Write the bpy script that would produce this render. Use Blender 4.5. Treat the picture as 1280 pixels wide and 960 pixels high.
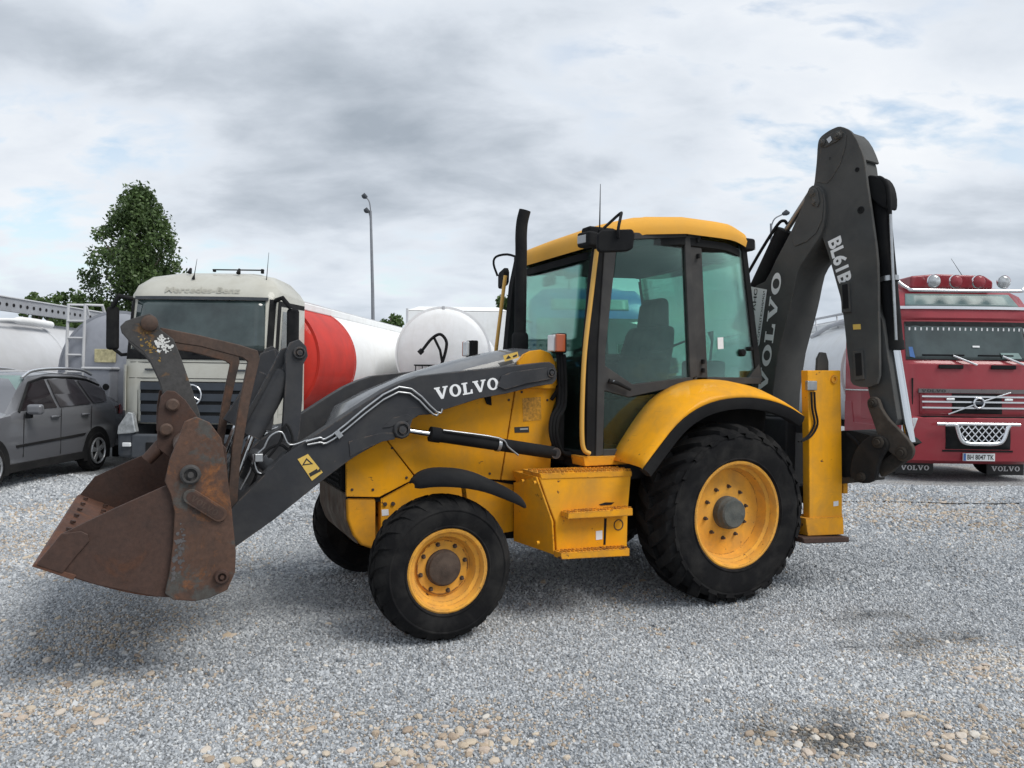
import bpy, math, random
import numpy as np
from mathutils import Vector, Matrix

random.seed(7); rng = np.random.default_rng(11)
S = bpy.context.scene
for o in list(bpy.data.objects): bpy.data.objects.remove(o)
COL = S.collection

# ------------------------------------------------------------------ camera
CAM = Vector((-1.645, -5.5135, 1.642)); YAW = math.radians(25.16); PITCH = math.radians(-0.31); ROLL = math.radians(-0.71); FPX = 953.0
FW = Vector((math.sin(YAW)*math.cos(PITCH), math.cos(YAW)*math.cos(PITCH), math.sin(PITCH)))
_r = Vector((math.cos(YAW), -math.sin(YAW), 0)); _u = _r.cross(FW)
RT = math.cos(ROLL)*_r - math.sin(ROLL)*_u; UP = math.sin(ROLL)*_r + math.cos(ROLL)*_u
cd = bpy.data.cameras.new('camera'); cam = bpy.data.objects.new('camera', cd); COL.objects.link(cam)
cd.sensor_width = 36; cd.lens = FPX/1280*36; cd.clip_start = .05; cd.clip_end = 3000
m = Matrix((RT, UP, -FW)).transposed().to_4x4(); m.translation = CAM; cam.matrix_world = m
S.camera = cam
S.render.engine = 'CYCLES'; S.render.resolution_x = 1024; S.render.resolution_y = 768
S.view_settings.view_transform = 'Standard'; S.view_settings.look = 'None'; S.view_settings.exposure = 1.0; S.view_settings.gamma = 1
S.cycles.max_bounces = 8; S.cycles.transparent_max_bounces = 16

# ------------------------------------------------------------------ sky and sun
SKYLOC = (17.77, 27.63, 0)
SUN_EL, SUN_AZ = math.radians(52), math.radians(146)          # azimuth clockwise from +Y
W = bpy.data.worlds.new('World'); S.world = W; W.use_nodes = True
nt = W.node_tree; nt.nodes.clear(); N = nt.nodes.new; L = nt.links.new
def mth(op, a, b=None, c=None, tree=None):
    t = tree or nt; n = t.nodes.new('ShaderNodeMath'); n.operation = op
    for i, v in enumerate((a, b, c)):
        if v is None: continue
        if isinstance(v, (int, float)): n.inputs[i].default_value = v
        else: t.links.new(v, n.inputs[i])
    return n.outputs[0]
def ramp(tree, inp, stops, interp='LINEAR'):
    n = tree.nodes.new('ShaderNodeValToRGB'); n.color_ramp.interpolation = interp
    el = n.color_ramp.elements
    while len(el) < len(stops): el.new(.5)
    for e, (p, c) in zip(el, stops):
        e.position = p; e.color = (c, c, c, 1) if isinstance(c, (int, float)) else (*c, 1)
    tree.links.new(inp, n.inputs[0]); return n.outputs[0]
def mixc(tree, f, a, b, mode='MIX'):
    n = tree.nodes.new('ShaderNodeMix'); n.data_type = 'RGBA'; n.blend_type = mode
    for s, v in ((n.inputs[0], f), (n.inputs[6], a), (n.inputs[7], b)):
        if isinstance(v, (int, float)): s.default_value = v
        elif isinstance(v, tuple): s.default_value = (*v[:3], 1)
        else: tree.links.new(v, s)
    return n.outputs[2]
def noise(tree, vec, scale, detail=4, rough=.55, dist=0., w=None):
    n = tree.nodes.new('ShaderNodeTexNoise'); n.inputs['Scale'].default_value = scale
    n.inputs['Detail'].default_value = detail; n.inputs['Roughness'].default_value = rough; n.inputs['Distortion'].default_value = dist
    if vec is not None: tree.links.new(vec, n.inputs['Vector'])
    return n.outputs['Fac']
def vmap(tree, vec, loc=(0,0,0), rot=(0,0,0), sc=(1,1,1)):
    n = tree.nodes.new('ShaderNodeMapping'); tree.links.new(vec, n.inputs[0])
    n.inputs[1].default_value = loc; n.inputs[2].default_value = rot; n.inputs[3].default_value = sc
    return n.outputs[0]
sky = N('ShaderNodeTexSky'); sky.sky_type = 'NISHITA'; sky.sun_disc = False
sky.sun_elevation = SUN_EL; sky.sun_rotation = SUN_AZ; sky.air_density = 1.2; sky.dust_density = 1.5
tc = N('ShaderNodeTexCoord'); sep = N('ShaderNodeSeparateXYZ'); L(tc.outputs['Generated'], sep.inputs[0])
zz = mth('ADD', mth('MAXIMUM', sep.outputs[2], 0.0), .30)
cmb = N('ShaderNodeCombineXYZ'); L(mth('DIVIDE', sep.outputs[0], zz), cmb.inputs[0]); L(mth('DIVIDE', sep.outputs[1], zz), cmb.inputs[1])
cv = vmap(nt, cmb.outputs[0], loc=SKYLOC, rot=(0, 0, YAW))
big = noise(nt, vmap(nt, cv, rot=(0, 0, .6), sc=(.9, 1.1, 1)), 1.25, 3, .5, .2)            # broad decks of cloud
puff = noise(nt, vmap(nt, cv, loc=(4, 2, 0), rot=(0, 0, .35), sc=(.9, 1.25, 1)), 3.4, 7, .55, .25)   # heaps
wisp = noise(nt, vmap(nt, cv, loc=(1, 7, 0), rot=(0, 0, -.3), sc=(.8, 1.3, 1)), 9, 5, .55, .3)
f = mth('ADD', mth('ADD', mth('MULTIPLY', big, .60), mth('MULTIPLY', puff, .32)), mth('MULTIPLY', wisp, .08))
ccol = ramp(nt, f, [(.38, (4.6, 4.76, 4.95)), (.46, (4.1, 4.34, 4.66)), (.515, (3.6, 3.88, 4.25)), (.57, (2.85, 3.13, 3.5)), (.66, (1.95, 2.22, 2.56))])
west = ramp(nt, mth('ADD', mth('MULTIPLY', big, .8), mth('MULTIPLY', puff, .2)), [(.40, 1.), (.52, 0.)])
gap = mth('MULTIPLY', west, ramp(nt, mth('ADD', mth('MULTIPLY', puff, .6), mth('MULTIPLY', wisp, .4)), [(.40, .75), (.50, 0.0)]))
skyc = mixc(nt, 1.0, sky.outputs[0], (.95, .95, .90), 'MULTIPLY')
col = mixc(nt, gap, ccol, skyc)
hz = ramp(nt, sep.outputs[2], [(0.0, .8), (.22, 0.0)])
col = mixc(nt, mth('MULTIPLY', hz, .5), col, (3.7, 4.15, 4.65))
bg = N('ShaderNodeBackground'); bg.inputs[1].default_value = .1; L(col, bg.inputs[0])
wo = N('ShaderNodeOutputWorld'); L(bg.outputs[0], wo.inputs[0])
sl = bpy.data.lights.new('sun', 'SUN'); sl.energy = 1.3; sl.angle = math.radians(30); sl.color = (1, .965, .91)
sun = bpy.data.objects.new('sun', sl); COL.objects.link(sun)
sd = Vector((math.sin(SUN_AZ)*math.cos(SUN_EL), math.cos(SUN_AZ)*math.cos(SUN_EL), math.sin(SUN_EL)))
sun.rotation_euler = (-sd).to_track_quat('-Z', 'Y').to_euler(); sun.location = sd*50

# ------------------------------------------------------------------ measuring helpers: a pixel of the photograph -> a point on a known plane
def ray(px, py): return FW + RT*((px-640)/FPX) + UP*((480-py)/FPX)
def onplane(px, py, p0, n):
    d = ray(px, py); return CAM + d*((Vector(p0)-CAM).dot(n)/d.dot(n))
def Y(px, py, y): return onplane(px, py, (0, y, 0), Vector((0, 1, 0)))
BD = Vector((math.cos(math.radians(-82)), math.sin(math.radians(-82)), 0)); BN = Vector((-BD.y, BD.x, 0)); BO = Vector((3.3, -.34, 0))
def Bp(px, py, off=0.): return onplane(px, py, BO+BN*off, BN)
FH = Vector((math.sin(YAW), math.cos(YAW), 0)); RH = Vector((math.cos(YAW), -math.sin(YAW), 0))
def ground_z(x, y): return 0.*x
def spot(px, Z, dz=0.):
    p = CAM + RH*((px-640)/FPX*Z) + FH*Z; p.z = float(ground_z(p.x, p.y))+dz; return p

# ------------------------------------------------------------------ mesh helpers
def obj(name, verts, faces, mat=None, parent=None, smooth=None, bevel=0., seg=2, sub=0, mats=None, fm=None):
    me = bpy.data.meshes.new(name); me.from_pydata([tuple(v) for v in verts], [], faces); me.update()
    for mm in (mats or ([mat] if mat else [])): me.materials.append(mm)
    if fm is not None:
        for p, i in zip(me.polygons, fm): p.material_index = i
    if smooth is not None:
        me.polygons.foreach_set('use_smooth', [True]*len(me.polygons))
        me.set_sharp_from_angle(angle=math.radians(smooth))
    o = bpy.data.objects.new(name, me); COL.objects.link(o)
    if parent: o.parent = parent
    if bevel:
        b = o.modifiers.new('b', 'BEVEL'); b.width = bevel; b.segments = seg; b.limit_method = 'ANGLE'; b.angle_limit = math.radians(35)
        if smooth is None:
            me.polygons.foreach_set('use_smooth', [True]*len(me.polygons)); me.set_sharp_from_angle(angle=math.radians(35))
            b.harden_normals = True
    if sub:
        s = o.modifiers.new('s', 'SUBSURF'); s.levels = s.render_levels = sub
    return o
def empty(name, loc=(0,0,0), rz=0., parent=None):
    o = bpy.data.objects.new(name, None); COL.objects.link(o); o.location = loc; o.rotation_euler = (0, 0, rz); o.empty_display_size = .2
    if parent: o.parent = parent
    return o
def tag(o, label, cat, group=None, kind=None):
    if label: o['label'] = label
    if cat: o['category'] = cat
    if group: o['group'] = group
    if kind: o['kind'] = kind
    return o
class MB:
    """collects shapes into one mesh"""
    def __init__(s): s.v = []; s.f = []
    def add(s, v, f):
        k = len(s.v); s.v += [tuple(x) for x in v]; s.f += [tuple(i+k for i in q) for q in f]; return s
    def prism(s, pts, vec):
        pts = [Vector(p) for p in pts]; vec = Vector(vec); n = len(pts)
        nrm = Vector((0, 0, 0))
        for i in range(n): nrm += pts[i].cross(pts[(i+1) % n])
        if nrm.dot(vec) > 0: pts = pts[::-1]
        v = pts + [p+vec for p in pts]
        f = [tuple(range(n)), tuple(range(2*n-1, n-1, -1))] + [(i, i+n, (i+1) % n+n, (i+1) % n) for i in range(n)]
        f = [f[0], f[1]] + [tuple(q) for q in f[2:]]
        return s.add(v, f)
    def box(s, c, d, rot=None):
        x, y, z = d[0]/2, d[1]/2, d[2]/2
        v = [Vector(p) for p in ((-x,-y,-z),(x,-y,-z),(x,y,-z),(-x,y,-z),(-x,-y,z),(x,-y,z),(x,y,z),(-x,y,z))]
        if rot is not None: v = [rot @ p for p in v]
        c = Vector(c)
        return s.add([p+c for p in v], [(3,2,1,0),(4,5,6,7),(0,1,5,4),(1,2,6,5),(2,3,7,6),(3,0,4,7)])
    def tube(s, path, r, seg=10, cap=True):
        P = [Vector(p) for p in path]; n = len(P); R = r if isinstance(r, (list, tuple)) else [r]*n
        t0 = (P[1]-P[0]).normalized(); a = t0.orthogonal().normalized(); rings = []
        for i in range(n):
            if i == 0: t = (P[1]-P[0]).normalized()
            elif i == n-1: t = (P[-1]-P[-2]).normalized()
            else: t = ((P[i]-P[i-1]).normalized()+(P[i+1]-P[i]).normalized()).normalized()
            a = (a-t*a.dot(t)).normalized(); b = t.cross(a)
            k = 1.0
            if 0 < i < n-1: k = 1/max(.5, math.sqrt(max(.25, (1+(P[i]-P[i-1]).normalized().dot((P[i+1]-P[i]).normalized()))/2)))
            rings.append([P[i]+(a*math.cos(2*math.pi*j/seg)+b*math.sin(2*math.pi*j/seg))*R[i] for j in range(seg)])
        v = [p for q in rings for p in q]
        f = [(i*seg+j, i*seg+(j+1) % seg, (i+1)*seg+(j+1) % seg, (i+1)*seg+j) for i in range(n-1) for j in range(seg)]
        if cap: f += [tuple(range(seg-1, -1, -1)), tuple(range((n-1)*seg, n*seg))]
        return s.add(v, f)
    def lathe(s, prof, o, ax, seg=32, cap=False):
        ax = Vector(ax).normalized(); a = ax.orthogonal().normalized(); b = ax.cross(a); o = Vector(o); n = len(prof)
        v = [o+ax*h+(a*math.cos(2*math.pi*j/seg)+b*math.sin(2*math.pi*j/seg))*r for (r, h) in prof for j in range(seg)]
        f = [(i*seg+j, i*seg+(j+1) % seg, (i+1)*seg+(j+1) % seg, (i+1)*seg+j) for i in range(n-1) for j in range(seg)]
        if cap: f += [tuple(range(seg-1, -1, -1)), tuple(range((n-1)*seg, n*seg))]
        return s.add(v, f)
    def cyl(s, p, q, r, seg=20):
        return s.tube([p, q], r, seg)
    def loft(s, rings, closed=True, cap=True):
        n = len(rings[0]); v = [p for q in rings for p in q]; m_ = n if closed else n-1
        f = [(i*n+j, i*n+(j+1) % n, (i+1)*n+(j+1) % n, (i+1)*n+j) for i in range(len(rings)-1) for j in range(m_)]
        if cap: f += [tuple(range(n-1, -1, -1)), tuple(range((len(rings)-1)*n, len(rings)*n))]
        return s.add(v, f)
    def build(s, name, mat, parent=None, **k):
        o = obj(name, s.v, s.f, mat, parent, **k)
        if not k.pop('nofix', False):
            import bmesh
            bm = bmesh.new(); bm.from_mesh(o.data); bmesh.ops.recalc_face_normals(bm, faces=bm.faces); bm.to_mesh(o.data); bm.free()
        return o
def cr(pts, n=6, closed=False):
    P = [Vector(p) for p in pts]; out = []; m_ = len(P)
    for i in range(m_ if closed else m_-1):
        p1, p2 = P[i], P[(i+1) % m_]
        p0 = P[i-1] if (i > 0 or closed) else p1*2-p2
        p3 = P[(i+2) % m_] if (i+2 < m_ or closed) else p2*2-p1
        for k in range(n):
            t = k/n; out.append(.5*((2*p1)+(p2-p0)*t+(2*p0-5*p1+4*p2-p3)*t*t+(-p0+3*p1-3*p2+p3)*t**3))
    if not closed: out.append(P[-1])
    return out
def mirror(pts): return [Vector((p[0], -p[1], p[2])) for p in pts]
def side(pts, s): return [Vector(p) for p in pts] if s < 0 else mirror(pts)

# ------------------------------------------------------------------ lettering
SLAB = {  # wide slab-serif capitals, unit height
 'V': (1.22, [[(0,1),(.52,1),(.52,.88),(.42,.88),(.66,.3),(.88,.88),(.76,.88),(.76,1),(1.22,1),(1.22,.88),(1.12,.88),(.72,0),(.5,0),(.1,.88),(0,.88)]]),
 'L': (.92, [[(0,1),(.54,1),(.54,.88),(.4,.88),(.4,.13),(.7,.13),(.78,.36),(.92,.36),(.92,0),(0,0),(0,.12),(.12,.12),(.12,.88),(0,.88)]]),
}
def slab_word(word, gap=.1):
    v, f, x = [], [], 0.
    for ch in word:
        if ch == 'O':
            w = 1.06; n = 28; k = len(v)
            for j in range(n):
                a = 2*math.pi*j/n; v.append((x+w/2+w/2*math.cos(a), .5+.52*math.sin(a)))
            for j in range(n):
                a = 2*math.pi*j/n; v.append((x+w/2+.25*math.cos(a), .5+.37*math.sin(a)))
            f += [(k+j, k+(j+1) % n, k+n+(j+1) % n, k+n+j) for j in range(n)]
        else:
            w, polys = SLAB[ch]
            for p in polys:
                k = len(v); v += [(x+a, b) for a, b in p][::-1]; f.append(tuple(range(k, k+len(p))))
        x += w+gap
    W_ = x-gap
    return [(a/W_, b) for a, b in v], f, W_
def font_word(text, bold=.0, spacing=1.):
    c = bpy.data.curves.new('t', 'FONT'); c.body = text; c.size = 1; c.offset = bold; c.space_character = spacing; c.resolution_u = 3
    o = bpy.data.objects.new('t', c); COL.objects.link(o)
    dg = bpy.context.evaluated_depsgraph_get(); me = bpy.data.meshes.new_from_object(o.evaluated_get(dg))
    v = [(p.co.x, p.co.y) for p in me.vertices]; f = [tuple(p.vertices) for p in me.polygons]
    bpy.data.objects.remove(o); bpy.data.curves.remove(c); bpy.data.meshes.remove(me)
    xs = [a for a, b in v]; ys = [b for a, b in v]; x0, x1, y0, y1 = min(xs), max(xs), min(ys), max(ys)
    return [((a-x0)/(x1-x0), (b-y0)/(y1-y0)) for a, b in v], f, (x1-x0)/(y1-y0)
def letter(word, a, b, up, mat, parent, height=None, name='lettering', lift=(0,0,0), depth=.0015):
    """lay a word from point a to point b; up is the direction of the letters' tops"""
    v, f, asp = word; a, b = Vector(a), Vector(b); e1 = b-a; e2 = Vector(up); e2 = (e2-e1*(e2.dot(e1)/e1.dot(e1))).normalized()
    h = height or e1.length/asp; l = Vector(lift)
    return obj(name, [a+e1*x+e2*(h*y)+l for x, y in v], f, mat, parent)

# ------------------------------------------------------------------ materials
MATS = {}
def mat(name, c, rough=.5, metal=0., var=.12, vs=4., dirt=None, dirt_amt=.3, ds=2.5, chips=0., cs=9., chipc=(.09,.035,.018), bump=0., bs=60., coat=0., spec=.5, streak=0., emit=None, edge=0., scratch=0.):
    if name in MATS: return MATS[name]
    m = bpy.data.materials.new(name); m.use_nodes = True; t = m.node_tree; t.nodes.clear(); MATS[name] = m
    b = t.nodes.new('ShaderNodeBsdfPrincipled'); o = t.nodes.new('ShaderNodeOutputMaterial'); t.links.new(b.outputs[0], o.inputs[0])
    g = t.nodes.new('ShaderNodeTexCoord').outputs['Object']
    c = tuple(c)
    lo = tuple(x*(1-var) for x in c); hi = tuple(min(1, x*(1+var)) for x in c)
    cc = ramp(t, noise(t, g, vs, 5, .6), [(.3, lo), (.7, hi)])
    rg = rough
    if dirt:
        f = ramp(t, noise(t, g, ds, 8, .65, .4), [(.5-.25*dirt_amt, 0.), (.78-.15*dirt_amt, min(1, .35+dirt_amt*.6))])
        cc = mixc(t, f, cc, dirt); rg = mth('ADD', mth('MULTIPLY', f, max(0, .8-rough)), rough, tree=t)
    if streak:
        f = ramp(t, noise(t, vmap(t, g, sc=(7, 7, .5)), 2, 5, .6), [(.5, 0.), (.75, streak)])
        cc = mixc(t, f, cc, dirt or (.12, .1, .08))
    if chips:
        f = ramp(t, noise(t, g, cs, 9, .7, .3), [(.72-.22*chips, 0.), (.735-.22*chips, 1.)])
        cc = mixc(t, f, cc, chipc)
        rg = mth('MAXIMUM', rg, mth('MULTIPLY', f, .85, tree=t), tree=t)
    if scratch:
        f1 = ramp(t, noise(t, vmap(t, g, rot=(.3, .9, .2), sc=(2, 2, 60)), 3, 3, .5), [(.70, 0.), (.74, 1.)]); f2 = ramp(t, noise(t, g, 2.2, 4, .6), [(.48, 0.), (.6, scratch)])
        cc = mixc(t, mth('MULTIPLY', f1, f2, tree=t), cc, chipc)
    if edge:
        bv = t.nodes.new('ShaderNodeBevel'); bv.samples = 4; bv.inputs[0].default_value = .014
        ge = t.nodes.new('ShaderNodeNewGeometry'); dp_ = t.nodes.new('ShaderNodeVectorMath'); dp_.operation = 'DOT_PRODUCT'; t.links.new(bv.outputs[0], dp_.inputs[0]); t.links.new(ge.outputs['Normal'], dp_.inputs[1])
        f = mth('MULTIPLY', ramp(t, dp_.outputs['Value'], [(.82, 1.), (.97, 0.)]), ramp(t, noise(t, g, 13, 7, .7), [(.56-.14*edge, 0.), (.62-.14*edge, 1.)]), tree=t)
        cc = mixc(t, f, cc, chipc); rg = mth('MAXIMUM', rg, mth('MULTIPLY', f, .8, tree=t), tree=t)
    t.links.new(cc, b.inputs['Base Color'])
    if isinstance(rg, (int, float)):
        rr = ramp(t, noise(t, g, vs*2.3, 6, .6), [(.3, max(0, rough*.8)), (.7, min(1, rough*1.2))]); t.links.new(rr, b.inputs['Roughness'])
    else: t.links.new(rg, b.inputs['Roughness'])
    b.inputs['Metallic'].default_value = metal; b.inputs['Specular IOR Level'].default_value = spec
    if coat: b.inputs['Coat Weight'].default_value = coat; b.inputs['Coat Roughness'].default_value = .12
    if bump:
        bn = t.nodes.new('ShaderNodeBump'); bn.inputs['Strength'].default_value = bump; bn.inputs['Distance'].default_value = .01
        t.links.new(noise(t, g, bs, 6, .65), bn.inputs['Height']); t.links.new(bn.outputs[0], b.inputs['Normal'])
    if emit: b.inputs['Emission Color'].default_value = (*emit[:3], 1); b.inputs['Emission Strength'].default_value = emit[3]
    return m
def glass(name, tint, refl=1.0, rough=.02, dirt=.06):
    m = bpy.data.materials.new(name); m.use_nodes = True; t = m.node_tree; t.nodes.clear()
    o = t.nodes.new('ShaderNodeOutputMaterial'); tr = t.nodes.new('ShaderNodeBsdfTransparent'); tr.inputs[0].default_value = (*tint, 1)
    gl = t.nodes.new('ShaderNodeBsdfGlossy'); gl.inputs['Roughness'].default_value = rough; gl.inputs[0].default_value = (.95, 1, .98, 1)
    fr = t.nodes.new('ShaderNodeFresnel'); fr.inputs[0].default_value = 1.5
    mx = t.nodes.new('ShaderNodeMixShader'); t.links.new(mth('MULTIPLY', fr.outputs[0], refl, tree=t), mx.inputs[0]); t.links.new(tr.outputs[0], mx.inputs[1]); t.links.new(gl.outputs[0], mx.inputs[2])
    df = t.nodes.new('ShaderNodeBsdfDiffuse'); df.inputs[0].default_value = (.42, .46, .44, 1)
    g = t.nodes.new('ShaderNodeTexCoord').outputs['Object']
    m2 = t.nodes.new('ShaderNodeMixShader'); t.links.new(ramp(t, noise(t, g, 3, 7, .65), [(.3, dirt*.4), (.75, dirt*2)]), m2.inputs[0])
    t.links.new(mx.outputs[0], m2.inputs[1]); t.links.new(df.outputs[0], m2.inputs[2]); t.links.new(m2.outputs[0], o.inputs[0]); return m
YEL = mat('yellow paint', (.79, .345, .004), .38, var=.11, vs=2.2, dirt=(.36, .2, .05), dirt_amt=.36, ds=3.1, chips=.3, cs=9, coat=.12, spec=.35, edge=.5, scratch=.5, streak=.2)
YELW = mat('worn yellow paint', (.76, .325, .004), .44, var=.1, vs=3, edge=.9, scratch=.7, dirt=(.26, .15, .05), dirt_amt=.4, ds=4, chips=.5, cs=9)
ROOFY = mat('roof yellow plastic', (.72, .36, .05), .45, var=.05, vs=2, dirt=(.55, .31, .08), dirt_amt=.2)
GREY = mat('dark grey paint', (.031, .033, .038), .42, var=.2, vs=4, dirt=(.075, .073, .07), dirt_amt=.3, ds=3.5, chips=.1, cs=11, chipc=(.13, .10, .08), coat=.12, spec=.35, edge=.55, scratch=.5)
BOOMG = mat('boom grey paint', (.056, .058, .058), .42, var=.18, vs=3, dirt=(.10, .098, .09), dirt_amt=.34, ds=2.6, chips=.12, cs=8, chipc=(.13, .11, .09), coat=.06, spec=.35, edge=.55, scratch=.6)
BLK = mat('black plastic', (.009, .0095, .011), .5, var=.25, dirt=(.035, .035, .032), dirt_amt=.25, spec=.3)
BLKR = mat('black rubber trim', (.008, .008, .009), .6, var=.2, dirt=(.03, .029, .027), dirt_amt=.2, spec=.3)
FRAME = mat('cab frame grey', (.036, .036, .037), .45, var=.12, dirt=(.1, .095, .085), dirt_amt=.2)
TYRE = mat('tyre rubber', (.0055, .0056, .0066), .5, var=.3, vs=6, dirt=(.045, .043, .04), dirt_amt=.26, ds=5, bump=.12, bs=90, spec=.28)
RIMY = mat('rim yellow', (.80, .38, .045), .45, var=.1, vs=5, edge=.8, dirt=(.36, .2, .07), dirt_amt=.42, ds=6, chips=.34, cs=16, streak=.25)
HUBB = mat('hub brown', (.06, .042, .033), .7, var=.35, vs=14, dirt=(.11, .08, .06), dirt_amt=.4, ds=12, bump=.3, bs=40)
HUBG = mat('hub grey', (.075, .082, .078), .55, var=.3, vs=14, dirt=(.13, .12, .1), dirt_amt=.4, ds=12, bump=.3, bs=50)
CHROME = mat('chrome rod', (.62, .64, .66), .12, 1., var=.05)
STEEL = mat('bare steel pipe', (.42, .43, .44), .34, .9, var=.15, vs=12)
GREASE = mat('greasy link steel', (.022, .019, .016), .5, var=.4, vs=9, dirt=(.09, .07, .05), dirt_amt=.3, ds=8, bump=.35, bs=35)
WHITE = mat('white lettering', (.74, .75, .76), .5, var=.06)
PRINTY = mat('warning sticker yellow', (.68, .46, .10), .5, var=.08)
PRINTK = mat('sticker black', (.02, .02, .02), .5)
AMBER = mat('amber lens', (.42, .085, .022), .22, coat=.6, var=.1)
LENS = mat('lamp lens', (.72, .74, .75), .12, coat=.8, var=.1)
def rust(name, base, hot, amt, darkc=(.028, .022, .02), paint=None):
    m = bpy.data.materials.new(name); m.use_nodes = True; t = m.node_tree; t.nodes.clear()
    b = t.nodes.new('ShaderNodeBsdfPrincipled'); o = t.nodes.new('ShaderNodeOutputMaterial'); t.links.new(b.outputs[0], o.inputs[0])
    g = t.nodes.new('ShaderNodeTexCoord').outputs['Object']
    n1 = noise(t, g, 2.6, 8, .65, .5); n2 = noise(t, vmap(t, g, loc=(3, 1, 7)), 5.2, 9, .7, .6); n3 = noise(t, g, 38, 6, .7)
    c = ramp(t, n1, [(.3, darkc), (.45, base), (.62, tuple(x*1.25 for x in base)), (.8, darkc)])
    c = mixc(t, ramp(t, n2, [(.62-.2*amt, 0.), (.74-.12*amt, .95)]), c, hot)
    if paint: c = mixc(t, ramp(t, noise(t, vmap(t, g, loc=(9, 4, 2)), 3.4, 9, .7, .3), [(paint[3], 0.), (paint[3]+.05, 1.)]), c, paint[:3])
    c = mixc(t, ramp(t, n3, [(.3, .55), (.62, 0.)]), c, tuple(x*.35 for x in base))
    t.links.new(c, b.inputs['Base Color']); t.links.new(ramp(t, n2, [(.3, .55), (.7, .9)]), b.inputs['Roughness'])
    bn = t.nodes.new('ShaderNodeBump'); bn.inputs['Strength'].default_value = .35; bn.inputs['Distance'].default_value = .008
    t.links.new(mth('ADD', mth('MULTIPLY', n3, .5), n2, tree=t), bn.inputs['Height']); t.links.new(bn.outputs[0], b.inputs['Normal']); return m
RUSTB = rust('rusted bucket steel', (.056, .028, .0195), (.10, .042, .022), .25, darkc=(.034, .02, .016))
RUSTI = rust('bright rusted bucket floor', (.105, .045, .026), (.18, .072, .034), .5, darkc=(.06, .03, .02))
RUSTO = rust('orange rust plate', (.082, .042, .027), (.28, .105, .028), .5, paint=(.07, .068, .062, .535))
RUSTP = rust('rusty guard bar', (.075, .045, .032), (.13, .065, .04), .3)
RUSTL = rust('lever steel', (.05, .048, .047), (.25, .12, .03), .15, darkc=(.025, .025, .026))
CGLASS = glass('cab glass', (.71, .92, .86), .85, dirt=.012)

# ================================================================== GROUND
def G(px, py):
    p = onplane(px, py, (0, 0, 0), Vector((0, 0, 1))); return p
STAINS = [(G(1030, 920), .44, .36, 0.), (G(1150, 802), .75, .26, .38), (G(1085, 770), .5, .16, .38)]
def ground_material():
    m = bpy.data.materials.new('gravel ground'); m.use_nodes = True; t = m.node_tree; t.nodes.clear()
    b = t.nodes.new('ShaderNodeBsdfPrincipled'); o = t.nodes.new('ShaderNodeOutputMaterial'); t.links.new(b.outputs[0], o.inputs[0])
    g = t.nodes.new('ShaderNodeTexCoord').outputs['Object']
    v = t.nodes.new('ShaderNodeTexVoronoi'); v.inputs['Scale'].default_value = 46; t.links.new(g, v.inputs['Vector'])
    sp = t.nodes.new('ShaderNodeSeparateColor'); t.links.new(v.outputs['Color'], sp.inputs[0])
    c = ramp(t, sp.outputs[0], [(0., (.15, .16, .172)), (.4, (.30, .318, .335)), (.75, (.44, .46, .475)), (1., (.62, .63, .63))])
    tan = ramp(t, mth('ADD', mth('MULTIPLY', noise(t, g, .55, 4, .6), .6, tree=t), mth('MULTIPLY', noise(t, g, 6, 5, .65), .4, tree=t), tree=t), [(.53, 0.), (.64, .75)])
    c = mixc(t, tan, c, ramp(t, sp.outputs[1], [(0., (.3, .24, .19)), (.5, (.46, .38, .3)), (1., (.62, .56, .48))]))
    c = mixc(t, ramp(t, noise(t, g, .35, 5, .6), [(.35, .0), (.7, .35)]), c, (.42, .41, .385))
    for i, (p, a, bb, th) in enumerate(STAINS):
        mp = t.nodes.new('ShaderNodeMapping'); mp.vector_type = 'TEXTURE'; t.links.new(g, mp.inputs[0]); mp.inputs[1].default_value = p; mp.inputs[2].default_value = (0, 0, -YAW+th); mp.inputs[3].default_value = (a, bb, 1)
        ln = t.nodes.new('ShaderNodeVectorMath'); ln.operation = 'LENGTH'; t.links.new(mp.outputs[0], ln.inputs[0])
        f = ramp(t, mth('ADD', ln.outputs['Value'], mth('MULTIPLY', noise(t, g, 9, 5, .7), 1.1, tree=t), tree=t), [(.75, 0.75 if a < .45 else .4), (1.7, 0.)])
        c = mixc(t, f, c, (.035, .033, .028))
    c = mixc(t, ramp(t, v.outputs['Distance'], [(.35, 0.), (.75, .6)]), c, (.05, .05, .05))
    t.links.new(c, b.inputs['Base Color']); b.inputs['Roughness'].default_value = .88
    bn = t.nodes.new('ShaderNodeBump'); bn.inputs['Strength'].default_value = .9; bn.inputs['Distance'].default_value = .012; bn.invert = True
    t.links.new(v.outputs['Distance'], bn.inputs['Height']); t.links.new(bn.outputs[0], b.inputs['Normal']); return m
def build_ground():
    xs = np.concatenate([np.linspace(-500, -40, 10), np.arange(-36, 36.1, .5), np.linspace(40, 500, 10)])
    ys = np.concatenate([np.linspace(-60, -4, 6), np.arange(-3, 40.1, .5), np.linspace(45, 700, 14)])
    X, Z = np.meshgrid(xs, ys); wx = CAM.x+RH.x*X+FH.x*Z; wy = CAM.y+RH.y*X+FH.y*Z
    wz = ground_z(wx, wy) + .012*np.sin(wx*1.3+.5)*np.sin(wy*1.7)*((Z > 1) & (Z < 14)) - .006
    n = len(xs); v = np.stack([wx.ravel(), wy.ravel(), wz.ravel()], 1).tolist()
    f = [(j*n+i, j*n+i+1, (j+1)*n+i+1, (j+1)*n+i) for j in range(len(ys)-1) for i in range(n-1)]
    o = obj('ground', v, f, ground_material(), smooth=60); tag(o, 'grey crushed gravel yard with tan stones and dust', 'ground', kind='structure'); del o['category']
    return o
GROUND = build_ground()
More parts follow.
